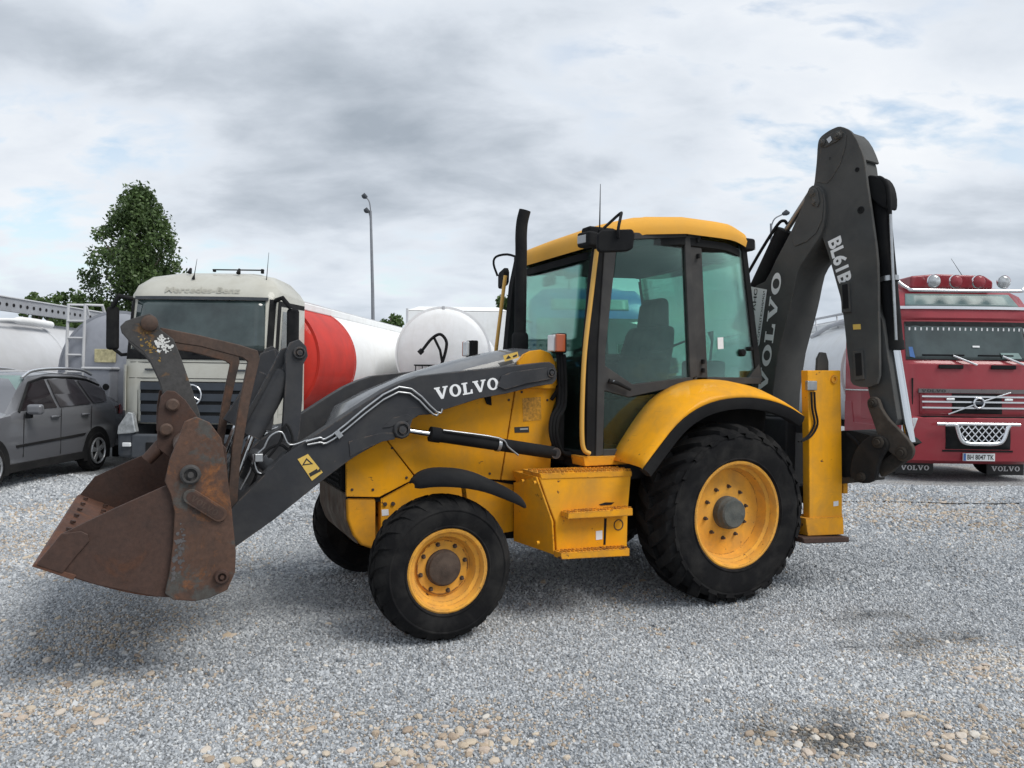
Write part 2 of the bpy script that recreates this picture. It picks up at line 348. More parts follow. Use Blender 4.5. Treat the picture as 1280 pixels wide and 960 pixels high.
def gz(x, y):   # surface height incl. ripples
    d0, d1 = x-CAM.x, y-CAM.y; Z = d0*FH.x+d1*FH.y
    return ground_z(x, y) + .012*np.sin(x*1.3+.5)*np.sin(y*1.7)*((Z > 1) & (Z < 14)) - .006
def gravel():
    P = []
    for z0, z1, sp in ((1.8, 4.0, .0160), (4.0, 6.0, .019), (6.0, 8.5, .025), (8.5, 12.5, .04)):
        zs = np.arange(z0, z1, sp); w = z1*.74+.7; xs = np.arange(-w, w, sp)
        X, Z = np.meshgrid(xs, zs); X = X.ravel()+rng.uniform(-.5, .5, X.size)*sp; Z = Z.ravel()+rng.uniform(-.5, .5, Z.size)*sp
        k = np.abs(X) < Z*.74+.7; X, Z = X[k], Z[k]
        P.append(np.stack([X, Z, np.full(X.size, sp)], 1))
    P = np.concatenate(P); X, Z, sp = P.T
    wx = CAM.x+RH.x*X+FH.x*Z; wy = CAM.y+RH.y*X+FH.y*Z; wz = gz(wx, wy)
    n = len(X)
    tone = .5+(rng.beta(2.1, 2.2, n)-.5)*.82
    big = rng.random(n); sc = sp*.5*(.75+.55*rng.random(n)); sc[big > .985] *= 1.7
    # tan areas: low-frequency pattern plus the patches of loose stone
    pat = np.sin(wx*1.9+1.3)*np.sin(wy*2.3+.4)+.6*np.sin(wx*5.1+2)*np.sin(wy*4.3)+.5*np.sin(wx*.7-wy*.9)
    tan = np.clip((pat-1.05)*.3, 0, .16)+.006
    # dusty, paler lanes worn by wheels
    lane = np.exp(-((X*.9+Z*.25-.6*np.sin(Z*.5)-3.3)/.35)**2)+np.exp(-((X*.9+Z*.25-.6*np.sin(Z*.5)-1.5)/.3)**2)+.8*np.exp(-((Z-4.15-.12*X)/.22)**2)
    tone = np.clip(tone+.12*lane*rng.random(n)-.07*np.clip(pat, -1, 1)-.06*np.sin(X*.55+.4)*np.sin(Z*1.1+.3), 0, 1)
    for (px, py, r) in ((540, 930, .34), (600, 900, .22), (1020, 930, .35), (1180, 920, .5), (1230, 830, .45), (70, 680, .9), (60, 880, .5), (140, 790, .5), (1150, 640, 1.5), (360, 905, .3), (220, 700, .6), (100, 640, 1.0), (1250, 935, .5), (820, 787, .1)):
        c = G(px, py); tan = np.maximum(tan, .42*np.exp(-((wx-c.x)**2+(wy-c.y)**2)/(r*r)))
    hue = (rng.random(n) < tan).astype(float)
    wet = np.zeros(n)
    for (p, a, b, th) in STAINS:
        dx, dy = wx-p.x, wy-p.y; ang = -YAW+th; u = (dx*math.cos(ang)+dy*math.sin(ang))/a; vv = (-dx*math.sin(ang)+dy*math.cos(ang))/b
        wet = np.maximum(wet, np.clip(1.15-np.hypot(u, vv)-.45*rng.random(n)-.35*np.sin(wx*11+1)*np.sin(wy*13), 0, .78)*(1. if a < .45 else .62))
    me = bpy.data.meshes.new('gravel'); me.vertices.add(n); me.vertices.foreach_set('co', np.stack([wx, wy, wz], 1).astype(np.float32).ravel())
    def at(nm, ty, arr):
        a = me.attributes.new(nm, ty, 'POINT'); a.data.foreach_set('vector' if ty == 'FLOAT_VECTOR' else 'value', np.asarray(arr, np.float32).ravel())
    at('rot', 'FLOAT_VECTOR', rng.uniform(-3.14, 3.14, (n, 3))); at('scl', 'FLOAT_VECTOR', sc[:, None]*np.stack([rng.uniform(.8, 1.35, n), rng.uniform(.7, 1.1, n), rng.uniform(.5, .85, n)], 1))
    at('tone', 'FLOAT', tone); at('hue', 'FLOAT', hue); at('wet', 'FLOAT', wet)
    m = bpy.data.materials.new('gravel stones'); m.use_nodes = True; t = m.node_tree; b = t.nodes['Principled BSDF']
    def A(nm):
        a = t.nodes.new('ShaderNodeAttribute'); a.attribute_type = 'INSTANCER'; a.attribute_name = nm; return a.outputs['Fac']
    c1 = ramp(t, A('tone'), [(0., (.14, .152, .165)), (.35, (.315, .335, .357)), (.65, (.475, .495, .515)), (1., (.70, .71, .71))])
    c2 = ramp(t, A('tone'), [(0., (.28, .215, .16)), (.4, (.45, .37, .285)), (.7, (.58, .50, .41)), (1., (.72, .68, .61))])
    c = mixc(t, A('hue'), c1, c2); c = mixc(t, A('wet'), c, (.03, .027, .022)); t.links.new(c, b.inputs['Base Color']); b.inputs['Roughness'].default_value = .85
    me.materials.append(m)
    o = bpy.data.objects.new('gravel', me); COL.objects.link(o); tag(o, 'loose grey crushed stone covering the yard', None, kind='stuff')
    ng = bpy.data.node_groups.new('scatter stones', 'GeometryNodeTree')
    ng.interface.new_socket('Geometry', in_out='INPUT', socket_type='NodeSocketGeometry'); ng.interface.new_socket('Geometry', in_out='OUTPUT', socket_type='NodeSocketGeometry')
    nn = ng.nodes.new; l = ng.links.new
    gi, go = nn('NodeGroupInput'), nn('NodeGroupOutput')
    gti = nn('GeometryNodeJoinGeometry')
    for k in range(4):
        ic = nn('GeometryNodeMeshIcoSphere'); ic.inputs['Radius'].default_value = 1.; ic.inputs['Subdivisions'].default_value = 1
        ps = nn('GeometryNodeInputPosition'); tx = nn('ShaderNodeTexWhiteNoise'); tx.noise_dimensions = '4D'; tx.inputs['W'].default_value = k*1.7+.3; l(ps.outputs[0], tx.inputs['Vector'])
        sb = nn('ShaderNodeVectorMath'); sb.operation = 'SUBTRACT'; l(tx.outputs['Color'], sb.inputs[0]); sb.inputs[1].default_value = (.5, .5, .5)
        sm = nn('ShaderNodeVectorMath'); sm.operation = 'SCALE'; l(sb.outputs[0], sm.inputs[0]); sm.inputs['Scale'].default_value = .75
        sp_ = nn('GeometryNodeSetPosition'); l(ic.outputs[0], sp_.inputs[0]); l(sm.outputs[0], sp_.inputs['Offset'])
        sh = nn('GeometryNodeSetShadeSmooth'); sh.inputs['Shade Smooth'].default_value = False; l(sp_.outputs[0], sh.inputs[0])
        ma = nn('GeometryNodeSetMaterial'); ma.inputs['Material'].default_value = m; l(sh.outputs[0], ma.inputs[0])
        gi_ = nn('GeometryNodeGeometryToInstance'); l(ma.outputs[0], gi_.inputs[0]); l(gi_.outputs[0], gti.inputs[0])
    iop = nn('GeometryNodeInstanceOnPoints'); l(gi.outputs[0], iop.inputs['Points']); l(gti.outputs[0], iop.inputs['Instance']); iop.inputs['Pick Instance'].default_value = True
    def na(nm, ty='FLOAT_VECTOR'):
        q = nn('GeometryNodeInputNamedAttribute'); q.data_type = ty; q.inputs['Name'].default_value = nm; return q.outputs[0]
    er = nn('FunctionNodeEulerToRotation'); l(na('rot'), er.inputs[0]); l(er.outputs[0], iop.inputs['Rotation']); l(na('scl'), iop.inputs['Scale'])
    l(iop.outputs[0], go.inputs[0])
    md = o.modifiers.new('scatter', 'NODES'); md.node_group = ng
gravel()
def loose_stones():
    m = bpy.data.materials.new('tan stones'); m.use_nodes = True; t = m.node_tree; b = t.nodes['Principled BSDF']
    oi = t.nodes.new('ShaderNodeObjectInfo'); g = t.nodes.new('ShaderNodeTexCoord').outputs['Object']
    c = ramp(t, oi.outputs['Random'], [(0., (.32, .25, .2)), (.2, (.48, .385, .28)), (.5, (.60, .52, .41)), (.75, (.56, .46, .38)), (.9, (.68, .64, .57)), (1., (.6, .59, .57))])
    c = mixc(t, ramp(t, noise(t, g, 30, 6, .7), [(.3, .35), (.6, 0.)]), c, (.26, .21, .16)); t.links.new(c, b.inputs['Base Color']); b.inputs['Roughness'].default_value = .85
    bn = t.nodes.new('ShaderNodeBump'); bn.inputs['Strength'].default_value = .5; bn.inputs['Distance'].default_value = .004; t.links.new(noise(t, g, 70, 6, .7), bn.inputs['Height']); t.links.new(bn.outputs[0], b.inputs['Normal'])
    import bmesh
    meshes = []
    for k in range(9):
        bm = bmesh.new(); bmesh.ops.create_icosphere(bm, subdivisions=2, radius=1)
        R = random.Random(k); dirs = [Vector((R.gauss(0, 1), R.gauss(0, 1), R.gauss(0, 1))).normalized() for _ in range(9)]
        for v in bm.verts:
            p = v.co.copy()
            for d in dirs:
                s_ = p.dot(d)
                if s_ > .72: p -= d*(s_-.72)
            v.co = p*(1+R.uniform(-.05, .05))
        me = bpy.data.meshes.new('stone'); bm.to_mesh(me); bm.free(); me.materials.append(m); meshes.append(me)
    R = random.Random(5)
    spots = []
    for (px, py, sx, sy, n, s0, s1) in ((540, 935, 60, 20, 60, .016, .045), (610, 905, 35, 18, 14, .015, .035), (350, 900, 40, 14, 12, .018, .04), (300, 945, 50, 10, 12, .02, .04),
                                        (1010, 930, 50, 16, 34, .015, .04), (1180, 915, 70, 30, 40, .016, .045), (1230, 825, 40, 25, 14, .02, .04), (80, 890, 70, 30, 26, .018, .05),
                                        (120, 800, 90, 25, 16, .02, .045), (60, 690, 60, 25, 24, .02, .055), (740, 860, 150, 60, 14, .015, .03), (480, 820, 120, 30, 12, .015, .035), (930, 800, 100, 40, 10, .015, .03), (1160, 640, 90, 14, 12, .03, .06)):
        for _ in range(n): spots.append((R.gauss(px, sx), R.gauss(py, sy*.8), R.uniform(s0, s1)))
    for (px, py, s_) in spots:
        if py < 610: continue
        p = G(px, py); s_ *= .74; z = float(gz(p.x, p.y))
        o = bpy.data.objects.new('stone', R.choice(meshes)); COL.objects.link(o); o.parent = GROUND
        o.location = (p.x, p.y, z+s_*.22); o.scale = (s_*R.uniform(.9, 1.3), s_*R.uniform(.7, 1.), s_*R.uniform(.4, .65)); o.rotation_euler = (R.uniform(-.2, .2), R.uniform(-.2, .2), R.uniform(0, 6.3))
loose_stones()

# ================================================================== BACKHOE LOADER
LD = empty('backhoe_loader', (0, 0, 0))
tag(LD, 'yellow and dark grey backhoe loader with rusty front bucket and folded digging arm', 'backhoe loader')
def plate(name, px, y0, y1, mt, parent=LD, s=-1, bevel=.004, smooth_n=0, closed=True):
    """outline read on plane y0, given thickness to y1; s=+1 mirrors to the far side"""
    pts = [Y(a, b, y0) for a, b in px]
    if smooth_n: pts = cr(pts, smooth_n, True)
    pts = side(pts, s)
    return MB().prism(pts, (0, (y1-y0)*(1 if s < 0 else -1), 0)).build(name, mt, parent, bevel=bevel)
def xz(name, pts, y0, y1, mt, parent=LD, bevel=.004, s=-1):
    p = side([Vector((a, y0, b)) for a, b in pts], s)
    return MB().prism(p, (0, (y1-y0)*(1 if s < 0 else -1), 0)).build(name, mt, parent, bevel=bevel)

# ---- wheels
def ring_lugs(mb, R, W, n, rows):
    for r_ in rows:
        ys, tops, th_in, hw, ph = r_
        for k in range(n):
            t0 = 2*math.pi*(k+ph)/n; rings = []
            for i, (y, rt) in enumerate(zip(ys, tops)):
                th = t0+th_in*i/(len(ys)-1)
                h2 = hw*(1+.08*math.sin(k*2.7+i))
                rings.append([(rr*math.cos(a), y, rr*math.sin(a)) for a, rr in ((th-h2, R-.07), (th-h2*.82, rt), (th+h2*.82, rt), (th+h2, R-.07))])
            mb.loft(rings)
def make_wheel(name, D, W, rb, dish, hubr, hubout, nb, br, rear):
    R = D/2; w = empty(name, parent=LD)
    d = .042 if rear else .024
    mb = MB()
    half = [(rb-.012, .05), (rb+.004, .03), (rb+.022, .018), (rb+.03, .006), (rb+.034, .006), (rb+.04, .011), ((rb+R)/2-.02, .0), ((rb+R)/2+.02, .002), (R-.10, .01), (R-.095, .006), (R-.088, .006), (R-.083, .013), (R-d-.02, .03), (R-d-.004, .055), (R-d, .09)]
    if not rear:
        half = [(rb-.012, .05), (rb+.004, .03), (rb+.02, .018), (rb+.026, .008), (rb+.03, .008), (rb+.036, .012), ((rb+R)/2-.03, .002), ((rb+R)/2, .0), (R-.085, .004), (R-.08, .0), (R-.074, .0), (R-.07, .006), (R-.05, .022), (R-.03, .048), (R-.02, .08), (R-.015, .12)]
    prof = half + [(r, W-y) for r, y in half[::-1]]
    mb.lathe(prof, (0, 0, 0), (0, 1, 0), 72)
    if rear:
        ys = [-.004, .03, .075, W*.36, W*.54]; tp = [R-.10, R-.03, R-.006, R, R]
        ring_lugs(mb, R, W, 22, [(ys, tp, .30, .075, 0.), ([W-y for y in ys], tp, .30, .075, .5)])
    else:
        o_ = [.012, .03, .06, .095]; tp = [R-.062, R-.035, R-.014, R-.005]
        mid = [.102, .13, .158]
        ring_lugs(mb, R, W, 24, [(o_, tp, .10, .105, 0.), ([W-y for y in o_], tp, .10, .105, .5), (mid, [R-.003, R, R], .12, .10, .5), ([W-y for y in mid], [R-.003, R, R], .12, .10, 0.)])
    ty = mb.build('tyre', TYRE, w, smooth=28)
    rp = [(rb+.014, .045), (rb+.016, .022), (rb+.006, .017), (rb-.008, .022), (rb-.016, .04), (rb-.02, dish*.45), (rb-.045, dish*.55), (rb-.05, dish*.85), (rb-.062, dish), (rb*.62, dish+.004), (hubr*1.5, dish-.012), (hubr*1.12, dish-.014), (.02, dish-.01)]
    MB().lathe(rp, (0, 0, 0), (0, 1, 0), 64).build('rim', RIMY, w, smooth=40)
    hp = [(hubr*1.02, dish+.01), (hubr, dish-hubout*.55), (hubr*.94, dish-hubout*.62), (hubr*.9, dish-hubout*.9), (hubr*.8, dish-hubout), (.001, dish-hubout)]
    MB().lathe(hp, (0, 0, 0), (0, 1, 0), 40).build('hub', HUBG if rear else HUBB, w, smooth=35)
    sm = None
    for k in range(nb):
        a = 2*math.pi*(k+.3)/nb
        if sm is None:
            q = MB().lathe([(.0001, -.022), (.009, -.02), (.009, 0), (.016, .0), (.016, .016)], (0, 0, 0), (0, 1, 0), 6).build('stud', HUBB, w); sm = q.data
        else:
            q = bpy.data.objects.new('stud', sm); COL.objects.link(q); q.parent = w
        q.location = (br*math.cos(a), dish-.016, br*math.sin(a))
    return w
def copy_tree(o, parent=None):
    c = o.copy(); COL.objects.link(c); c.parent = parent
    for ch in o.children: copy_tree(ch, c)
    return c
DF, DR = .918, 1.355
fwl = make_wheel('front_wheel', DF, .33, .25, .135, .115, .06, 8, .152, False); fwl.location = (.025, -1.08, DF/2-.012)
rwl = make_wheel('rear_wheel', DR, .44, .385, .17, .122, .115, 10, .195, True); rwl.location = (2.285, -1.14, DR/2-.016)
for w in (fwl, rwl):
    c = copy_tree(w, LD); c.location = (w.location.x, -w.location.y, w.location.z); c.rotation_euler = (0, 0, math.pi)
# axles
MB().cyl((0, -.85, .46), (0, .85, .46), .07).box((0, 0, .5), (.22, .5, .2)).build('front_axle', YELW, LD, bevel=.01)
MB().cyl((2.285, -.9, .67), (2.285, .9, .67), .13).box((2.285, 0, .67), (.4, .5, .42)).build('rear_axle', GREY, LD, bevel=.02)

# ---- front bucket (clamshell)
BK = empty('front_bucket', parent=LD)
yb = 1.17
shell = [(45,706),(120,731),(195,746),(250,738),(278,715),(285,660),(282,600),(262,545)]     # floor and back, outside line
sp = [Y(a, b, -yb) for a, b in shell]; out = cr(sp, 4)
inn = []
for i, p in enumerate(out):
    t = (out[min(i+1, len(out)-1)]-out[max(i-1, 0)]).normalized(); nrm = Vector((-t.z, 0, t.x))
    inn.append(p+nrm*.016)
loop = out+inn[::-1]
MB().prism(loop, (0, 2*yb, 0)).build('bucket_shell', RUSTI, BK, smooth=30)
sidep = [(45,706),(120,731),(195,746),(235,748),(262,735),(275,700),(270,640),(250,600),(205,608),(140,637),(76,668)]
for s in (-1, 1):
    plate('side_plate', sidep, -yb-.012, -yb+.01, RUSTB, BK, s)
    plate('corner_plate', [(45,706.5),(78,717),(93,698),(112,676),(110,668),(101,664),(77,667)], -yb-.024, -yb-.0125, RUSTB, BK, s)
    plate('pivot_ear', [(206,602),(212,575),(224,545),(231,527),(245,521),(262,528),(277,548),(284,590),(290,640),(295,690),(294,716),(284,738),(262,748),(244,752),(216,750),(206,742),(212,715),(216,680),(218,640),(213,618)], -yb-.045, -yb-.0125, RUSTO, BK, s, bevel=.006)
    for (a, b, r1, r2) in ((238, 593, .052, .03), (277, 720, .04, .02)):
        c = side([Y(a, b, -yb-.045)], s)[0]
        MB().lathe([(r1, .01), (r1, -.018), (r1*.8, -.03), (r2*1.1, -.03), (r2, -.012), (r2*.55, -.012), (r2*.5, -.035), (.0005, -.035)], c, (0, -s, 0), 24).build('pin_boss', RUSTL if b < 600 else RUSTB, BK, smooth=35)
    def capsule(a, b, r, off, th, nm, mt, par):
        p, q = Y(*a, -yb-off), Y(*b, -yb-off); d = (q-p).normalized(); n = Vector((-d.z, 0, d.x)); pts = []
        for k in range(9): t = math.pi/2+math.pi*k/8; pts.append(p+d*math.cos(t)*r+n*math.sin(t)*r)
        for k in range(9): t = -math.pi/2+math.pi*k/8; pts.append(q+d*math.cos(t)*r+n*math.sin(t)*r)
        return MB().prism(side(pts, s), (0, th*(1 if s < 0 else -1), 0)).build(nm, mt, par, bevel=.004)
    cb_ = capsule((239, 621), (274, 643), .040, .062, .0165, 'cast_badge', RUSTO, BK); capsule((240, 621.5), (273, 642.5), .028, .064, .002, 'badge_field', RUSTB, BK)
    if s < 0: letter(slab_word('VOLVO'), Y(237, 625, -yb-.0655), Y(269, 645.5, -yb-.0655), (0, 0, 1), RUSTP, BK, height=.032, name='badge_lettering')
# lip of the cutting edge and row of bolts inside
lip = [Y(a, b, -yb) for a, b in ((40,707),(45,703),(96,718),(92,724))]
MB().prism([p+Vector((0, -.02, 0)) for p in lip], (0, 2*yb+.04, 0)).build('cutting_edge', RUSTI, BK, bevel=.003)
bm_ = None
e0 = Y(62, 709, -yb); e1 = Y(100, 721, -yb)
for k in range(9):
    for e in (e0, e1):
        q = obj('edge_bolt', *(lambda m_: (m_.v, m_.f))(MB().cyl((0, 0, 0), (0, 0, .014), .016, 8)), RUSTB, BK) if bm_ is None else bpy.data.objects.new('edge_bolt', bm_)
        if bm_ is None: bm_ = q.data
        else: COL.objects.link(q); q.parent = BK
        q.location = (e.x, -1.0+k*.25, e.z+.014); q.rotation_euler = (0, .28, 0)
# top beam of the bucket, clam cylinder ends
tb = Y(232, 560, -yb)
MB().cyl((tb.x, -1.14, tb.z), (tb.x, 1.14, tb.z), .055, 20).build('cross_tube', RUSTP, BK, smooth=40)
MB().prism([Y(a, b, -yb) for a, b in ((262,540),(283,560),(287,640),(291,690),(281,700),(276,640),(266,575),(254,556))], (0, 2*yb, 0)).build('back_plate', RUSTB, BK, bevel=.006)

def flakes(name, cx, cy, sx, sy, n, s0, s1, y, mt, parent, seed, ang=0.):
    R = random.Random(seed); mb = MB()
    for _ in range(n):
        u, v = R.gauss(0, 1), R.gauss(0, 1)
        if u*u+v*v > 3.2: continue
        c = Y(cx+sx*u*math.cos(ang)-sy*v*math.sin(ang), cy+sx*u*math.sin(ang)+sy*v*math.cos(ang), y); m_ = R.randint(5, 8); r0 = R.uniform(s0, s1); st = R.uniform(.35, 1); th = R.uniform(0, 3.14)
        pts = []
        for k in range(m_):
            t = 2*math.pi*k/m_; rr = r0*R.uniform(.5, 1.2); x, z = rr*math.cos(t), rr*st*math.sin(t); pts.append(c+Vector((x*math.cos(th)-z*math.sin(th), 0, x*math.sin(th)+z*math.cos(th))))
        mb.add([p+Vector((0, -.0008*R.random(), 0)) for p in pts], [tuple(range(m_))])
    o = mb.build(name, mt, parent); o['kind'] = 'stuff'; return o
OLDP = mat('old grey paint', (.085, .08, .082), .6, var=.3, vs=20); OLDY = mat('old yellow paint', (.25, .15, .03), .6, var=.3, vs=20); OLDW = mat('peeling white paint', (.62, .62, .60), .6, var=.15, vs=30)
flakes('paint_patch', 224, 690, 4, 24, 60, .005, .016, -yb-.0465, OLDP, BK, 2, .12)
# ---- lever, clevis bracket and fold-over forks above the bucket
yl = -.66
lev = [(150,408),(157,401),(175,395),(187,391.5),(196,397),(201,412),(217,424),(226,446),(233,466),(241,489),(250,518),(252,545),(222,545),(210,510),(203,489),(199,476),(187,451),(177,438),(161,426),(152,416)]
for s in (-1, 1):
    lv = plate('fork_lever', lev, yl, yl+.06, RUSTL, LD, s, bevel=.006)
    c = side([Y(187, 404, yl)], s)[0]
    MB().lathe([(.045, .02), (.045, -.02), (.03, -.03), (.0005, -.03)], c, (0, -s, 0), 20).build('lever_pin', RUSTP, lv, smooth=35)
    if s < 0:
        flakes('paint_flakes', 204, 432, 6, 8, 70, .004, .013, yl-.0015, OLDW, lv, 8, -.4); flakes('paint_flakes', 186, 432, 5, 16, 50, .003, .010, yl-.0012, OLDY, lv, 9, -.5)
    br = plate('clevis_bracket', [(196,560),(197,520),(201,495),(209,488),(219,489),(232,500),(246,520),(256,545),(250,575),(215,575)], yl-.10, yl-.06, RUSTB, LD, s, bevel=.006)
    for (a, b) in ((216, 506), (208, 537)):
        c = side([Y(a, b, yl-.10)], s)[0]
        MB().lathe([(.036, .01), (.036, -.02), (.026, -.028), (.0005, -.028)], c, (0, -s, 0), 18).build('bracket_pin', RUSTP, br, smooth=35)
    tp = [Y(a, b, yl+.03) for a, b in ((200,409),(250,419),(300,431),(322,438),(325,448),(313,500),(301,570),(296,640),(283,640),(290,560),(300,500),(310,452),(303,447),(250,433),(202,426))]
    MB().prism(side(tp, s), (0, .05*(1 if s < 0 else -1), 0)).build('folded_fork', RUSTP, LD, bevel=.006)
hs = Y(205, 567, yl)
MB().tube([hs+Vector((-.09, -.06, -.03)), hs+Vector((-.02, -.06, .05)), hs+Vector((.06, -.06, .1))], [.035, .04, .035], 14).build('clam_cylinder_end', RUSTB, LD, smooth=40)

# ---- loader arms
yh0 = -.465
ya = -.66
arm_top = [(286,640),(299,625),(324,600),(355,569),(380,553),(400,540),(429,521),(458,502),(482,487),(502,477.5),(524,470),(560,466),(600,461.5),(633,458),(687,452.5)]
arm_end = [(693,456),(696,464),(696,474),(691,480)]
arm_bot = [(670,483),(633,492),(600,498),(575,506),(553,513),(540,518),(524,519),(516,524),(513,533),(511,543),(503,549),(494,547),(484,549),(470,556),(450,567),(436,576),(408,597),(342,650),(294,684),(270,700),(262,680)]
def hull_pipes(s, arm):
    for k, (ox, oy, st) in enumerate(((0, 0, 0), (-2, 5.5, 1))):
        path = [(382,552),(400,547),(415,544),(499,483.5),(546,515),(553,511)] if k == 0 else [(384,556),(400,553),(417,549),(498,490),(541,517.5),(548,517)]
        p = cr(side([Y(a, b, ya-.014) for a, b in path], s), 4)
        MB().tube(p, .0075, 8).build('hydraulic_pipe', STEEL, arm, smooth=60)
    c = side([Y(423, 543, ya-.012)], s)[0]; MB().box(c, (.035, .03, .05), Matrix.Rotation(-.7, 3, 'Y')).build('pipe_clamp', STEEL, arm, bevel=.003)
def boss(s, arm, a, b, y, r, mt=GREY):
    c = side([Y(a, b, y)], s)[0]
    MB().lathe([(r, .03), (r, -.012), (r*.86, -.022), (r*.7, -.022), (r*.66, -.008), (r*.45, -.008), (r*.42, -.03), (.0005, -.032)], c, (0, -s, 0), 28).build('pivot_pin', mt, arm, smooth=35)
for s in (-1, 1):
    arm = plate('loader_arm', arm_top+arm_end+arm_bot, ya, ya+.13, GREY, LD, s, bevel=.005)
    hull_pipes(s, arm)
    boss(s, arm, 502, 537, ya-.001, .058); boss(s, arm, 688, 466, ya-.001, .036)
    # raised rear reinforcement and oval rib
    plate('arm_cheek', [(627,470),(640,465),(683,459),(690,466),(688,474),(660,479),(632,487),(622,483)], ya-.014, ya-.0005, GREY, arm, s, bevel=.003)
    plate('arm_rib', [(478,535),(492,522),(509,517.5),(514,520),(511,526),(497,530),(488,534)], ya-.007, ya-.0005, GREY, arm, s, bevel=.003)
    plate('knee_plate', [(436,552),(460,545),(478,541),(492,541),(494,549),(478,552),(455,562),(438,571)], ya-.006, ya-.0005, GREY, arm, s, bevel=.002)
    st = plate('warning_sticker', [(372,574),(385,567.5),(403.5,590.5),(390,601)], ya-.003, ya-.0008, PRINTY, arm, s, bevel=0)
    plate('sticker_triangle', [(377.5,582),(383,572.5),(391.5,580)], ya-.0045, ya-.0032, PRINTK, arm, s, bevel=0)
    plate('sticker_triangle', [(380.3,580.2),(383.3,575.3),(388,579.2)], ya-.006, ya-.0047, PRINTY, arm, s, bevel=0)
    plate('sticker_arrow', [(386,592),(396,586),(397.5,588),(400.5,584),(401,589.5),(399,590),(388,596)], ya-.0045, ya-.0032, PRINTK, arm, s, bevel=0)
    if s < 0:
        letter(slab_word('VOLVO'), Y(544.5, 500, ya-.0025), Y(624, 486, ya-.0025), (0, 0, 1), WHITE, arm, height=.082)
    else:
        a_, b_ = mirror([Y(544.5, 500, ya-.0025), Y(624, 486, ya-.0025)]); letter(slab_word('VOLVO'), b_, a_, (0, 0, 1), WHITE, arm, height=.082)
    # lift cylinder
    yc = ya+.05
    a0, a1, a2 = side([Y(507, 538, yc), Y(541, 543, yc), Y(692, 566, yc)], s)
    lc = MB().cyl(a1, a2, .046, 22).cyl(a1-(a2-a1).normalized()*.02, a1+(a2-a1).normalized()*.05, .052, 22).build('lift_cylinder', BLK, LD, smooth=40)
    MB().cyl(a0, a1+(a2-a1)*.1, .021, 18).build('piston_rod', CHROME, lc, smooth=40)
    off = Vector((0, s*.05, .03))
    q = [a1+(a2-a1)*f+off for f in (.06, .5, .56)]
    MB().tube(cr([q[0]+Vector((0, 0, .01)), q[1]+Vector((0, 0, .015)), q[2]+Vector((.02, 0, -.04)), q[2]+Vector((.10, 0, -.10))], 4), .007, 8).build('oil_pipe', STEEL, lc, smooth=60)
    MB().lathe([(.052, -.012), (.052, .012)], a1+(a2-a1)*.52, (a2-a1), 20).build('pipe_band', STEEL, lc, smooth=40)
    MB().lathe([(.0005, -.04), (.04, -.04), (.04, .04), (.0005, .04)], a2, (0, 1, 0), 20).build('cylinder_eye', GREY, lc, smooth=35)
    # tilt linkage: upright link, cylinder leaning to the bucket
    yt = ya+.10
    lk = plate('tilt_link', [(357,442),(363,428),(374,424),(383,433),(385,445),(379,456),(378,500),(375,540),(372,553),(352,553),(354,520),(357,470)], yt-.05, yt, GREY, LD, s, bevel=.006)
    boss(s, lk, 374, 441, yt-.051, .04, GREY)
    c1, c2, c3 = side([Y(367, 446, yt+.03), Y(314, 545, yt+.03), Y(283, 628, yt+.03)], s)
    dv = (c2-c1).normalized()
    tc_ = MB().tube([c1, c1+dv*.1, c1+dv*.12, c2], [.03, .035, .062, .062], 20).build('tilt_cylinder', GREY, LD, smooth=40)
    MB().cyl(c2-dv*.04, c3, .02, 16).build('piston_rod', CHROME, tc_, smooth=40)
    cc = side([Y(352, 436, yt+.03), Y(372, 430, yt+.03), Y(376, 445, yt+.03), Y(330, 520, yt+.03), Y(310, 543, yt+.03), Y(296, 535, yt+.03), Y(318, 500, yt+.03)], s)
    MB().prism(cc, (0, .05*(1 if s < 0 else -1), 0)).build('tilt_yoke', GREY, LD, bevel=.006)
    h = [(335,572),(345,560),(352,548),(358,530),(366,552),(352,575),(340,590),(322,592),(313,580)]
    MB().tube(cr(side([Y(a, b, ya+.03) for a, b in h], s), 4), .008, 8).build('hydraulic_hose', BLK, LD, smooth=60)
    MB().tube(cr(side([Y(a, b, ya+.03) for a, b in ((316,568),(322,590),(338,593),(350,586),(372,560),(388,552))], s), 4), .007, 8).build('hydraulic_pipe', STEEL, LD, smooth=60)
for s in (-1, 1):
    for k, path in enumerate((((330,560),(338,545),(352,540),(362,556),(385,550)), ((320,580),(335,562),(350,556),(360,562)), ((300,612),(312,590),(318,572),(330,560)), ((305,622),(318,600),(322,585)))):
        MB().tube(cr(side([Y(a, b, ya+.02+.02*k) for a, b in path], s), 4), .009 if k % 2 else .0065, 8).build('hydraulic_hose' if k % 2 else 'hydraulic_pipe', BLK if k % 2 else STEEL, LD, smooth=60)
    MB().box(side([Y(323, 572, ya+.02)], s)[0], (.05, .05, .05)).build('hose_union', STEEL, LD, bevel=.006)
    hk = plate('bonnet_bracket', [(606,496),(614,494),(615,507),(609,505)], yh0-.02, yh0, BLK, LD, s)
ct = Y(318, 640, ya)
MB().cyl((ct.x, ya+.02, ct.z), (ct.x, -ya-.02, ct.z), .075, 24).build('arm_cross_tube', GREY, LD, smooth=40)
ct2 = Y(470, 520, ya)
MB().cyl((-.95, ya+.02, 1.05), (-.95, -ya-.02, 1.05), .05, 20).build('arm_cross_tube', GREY, LD, smooth=40)

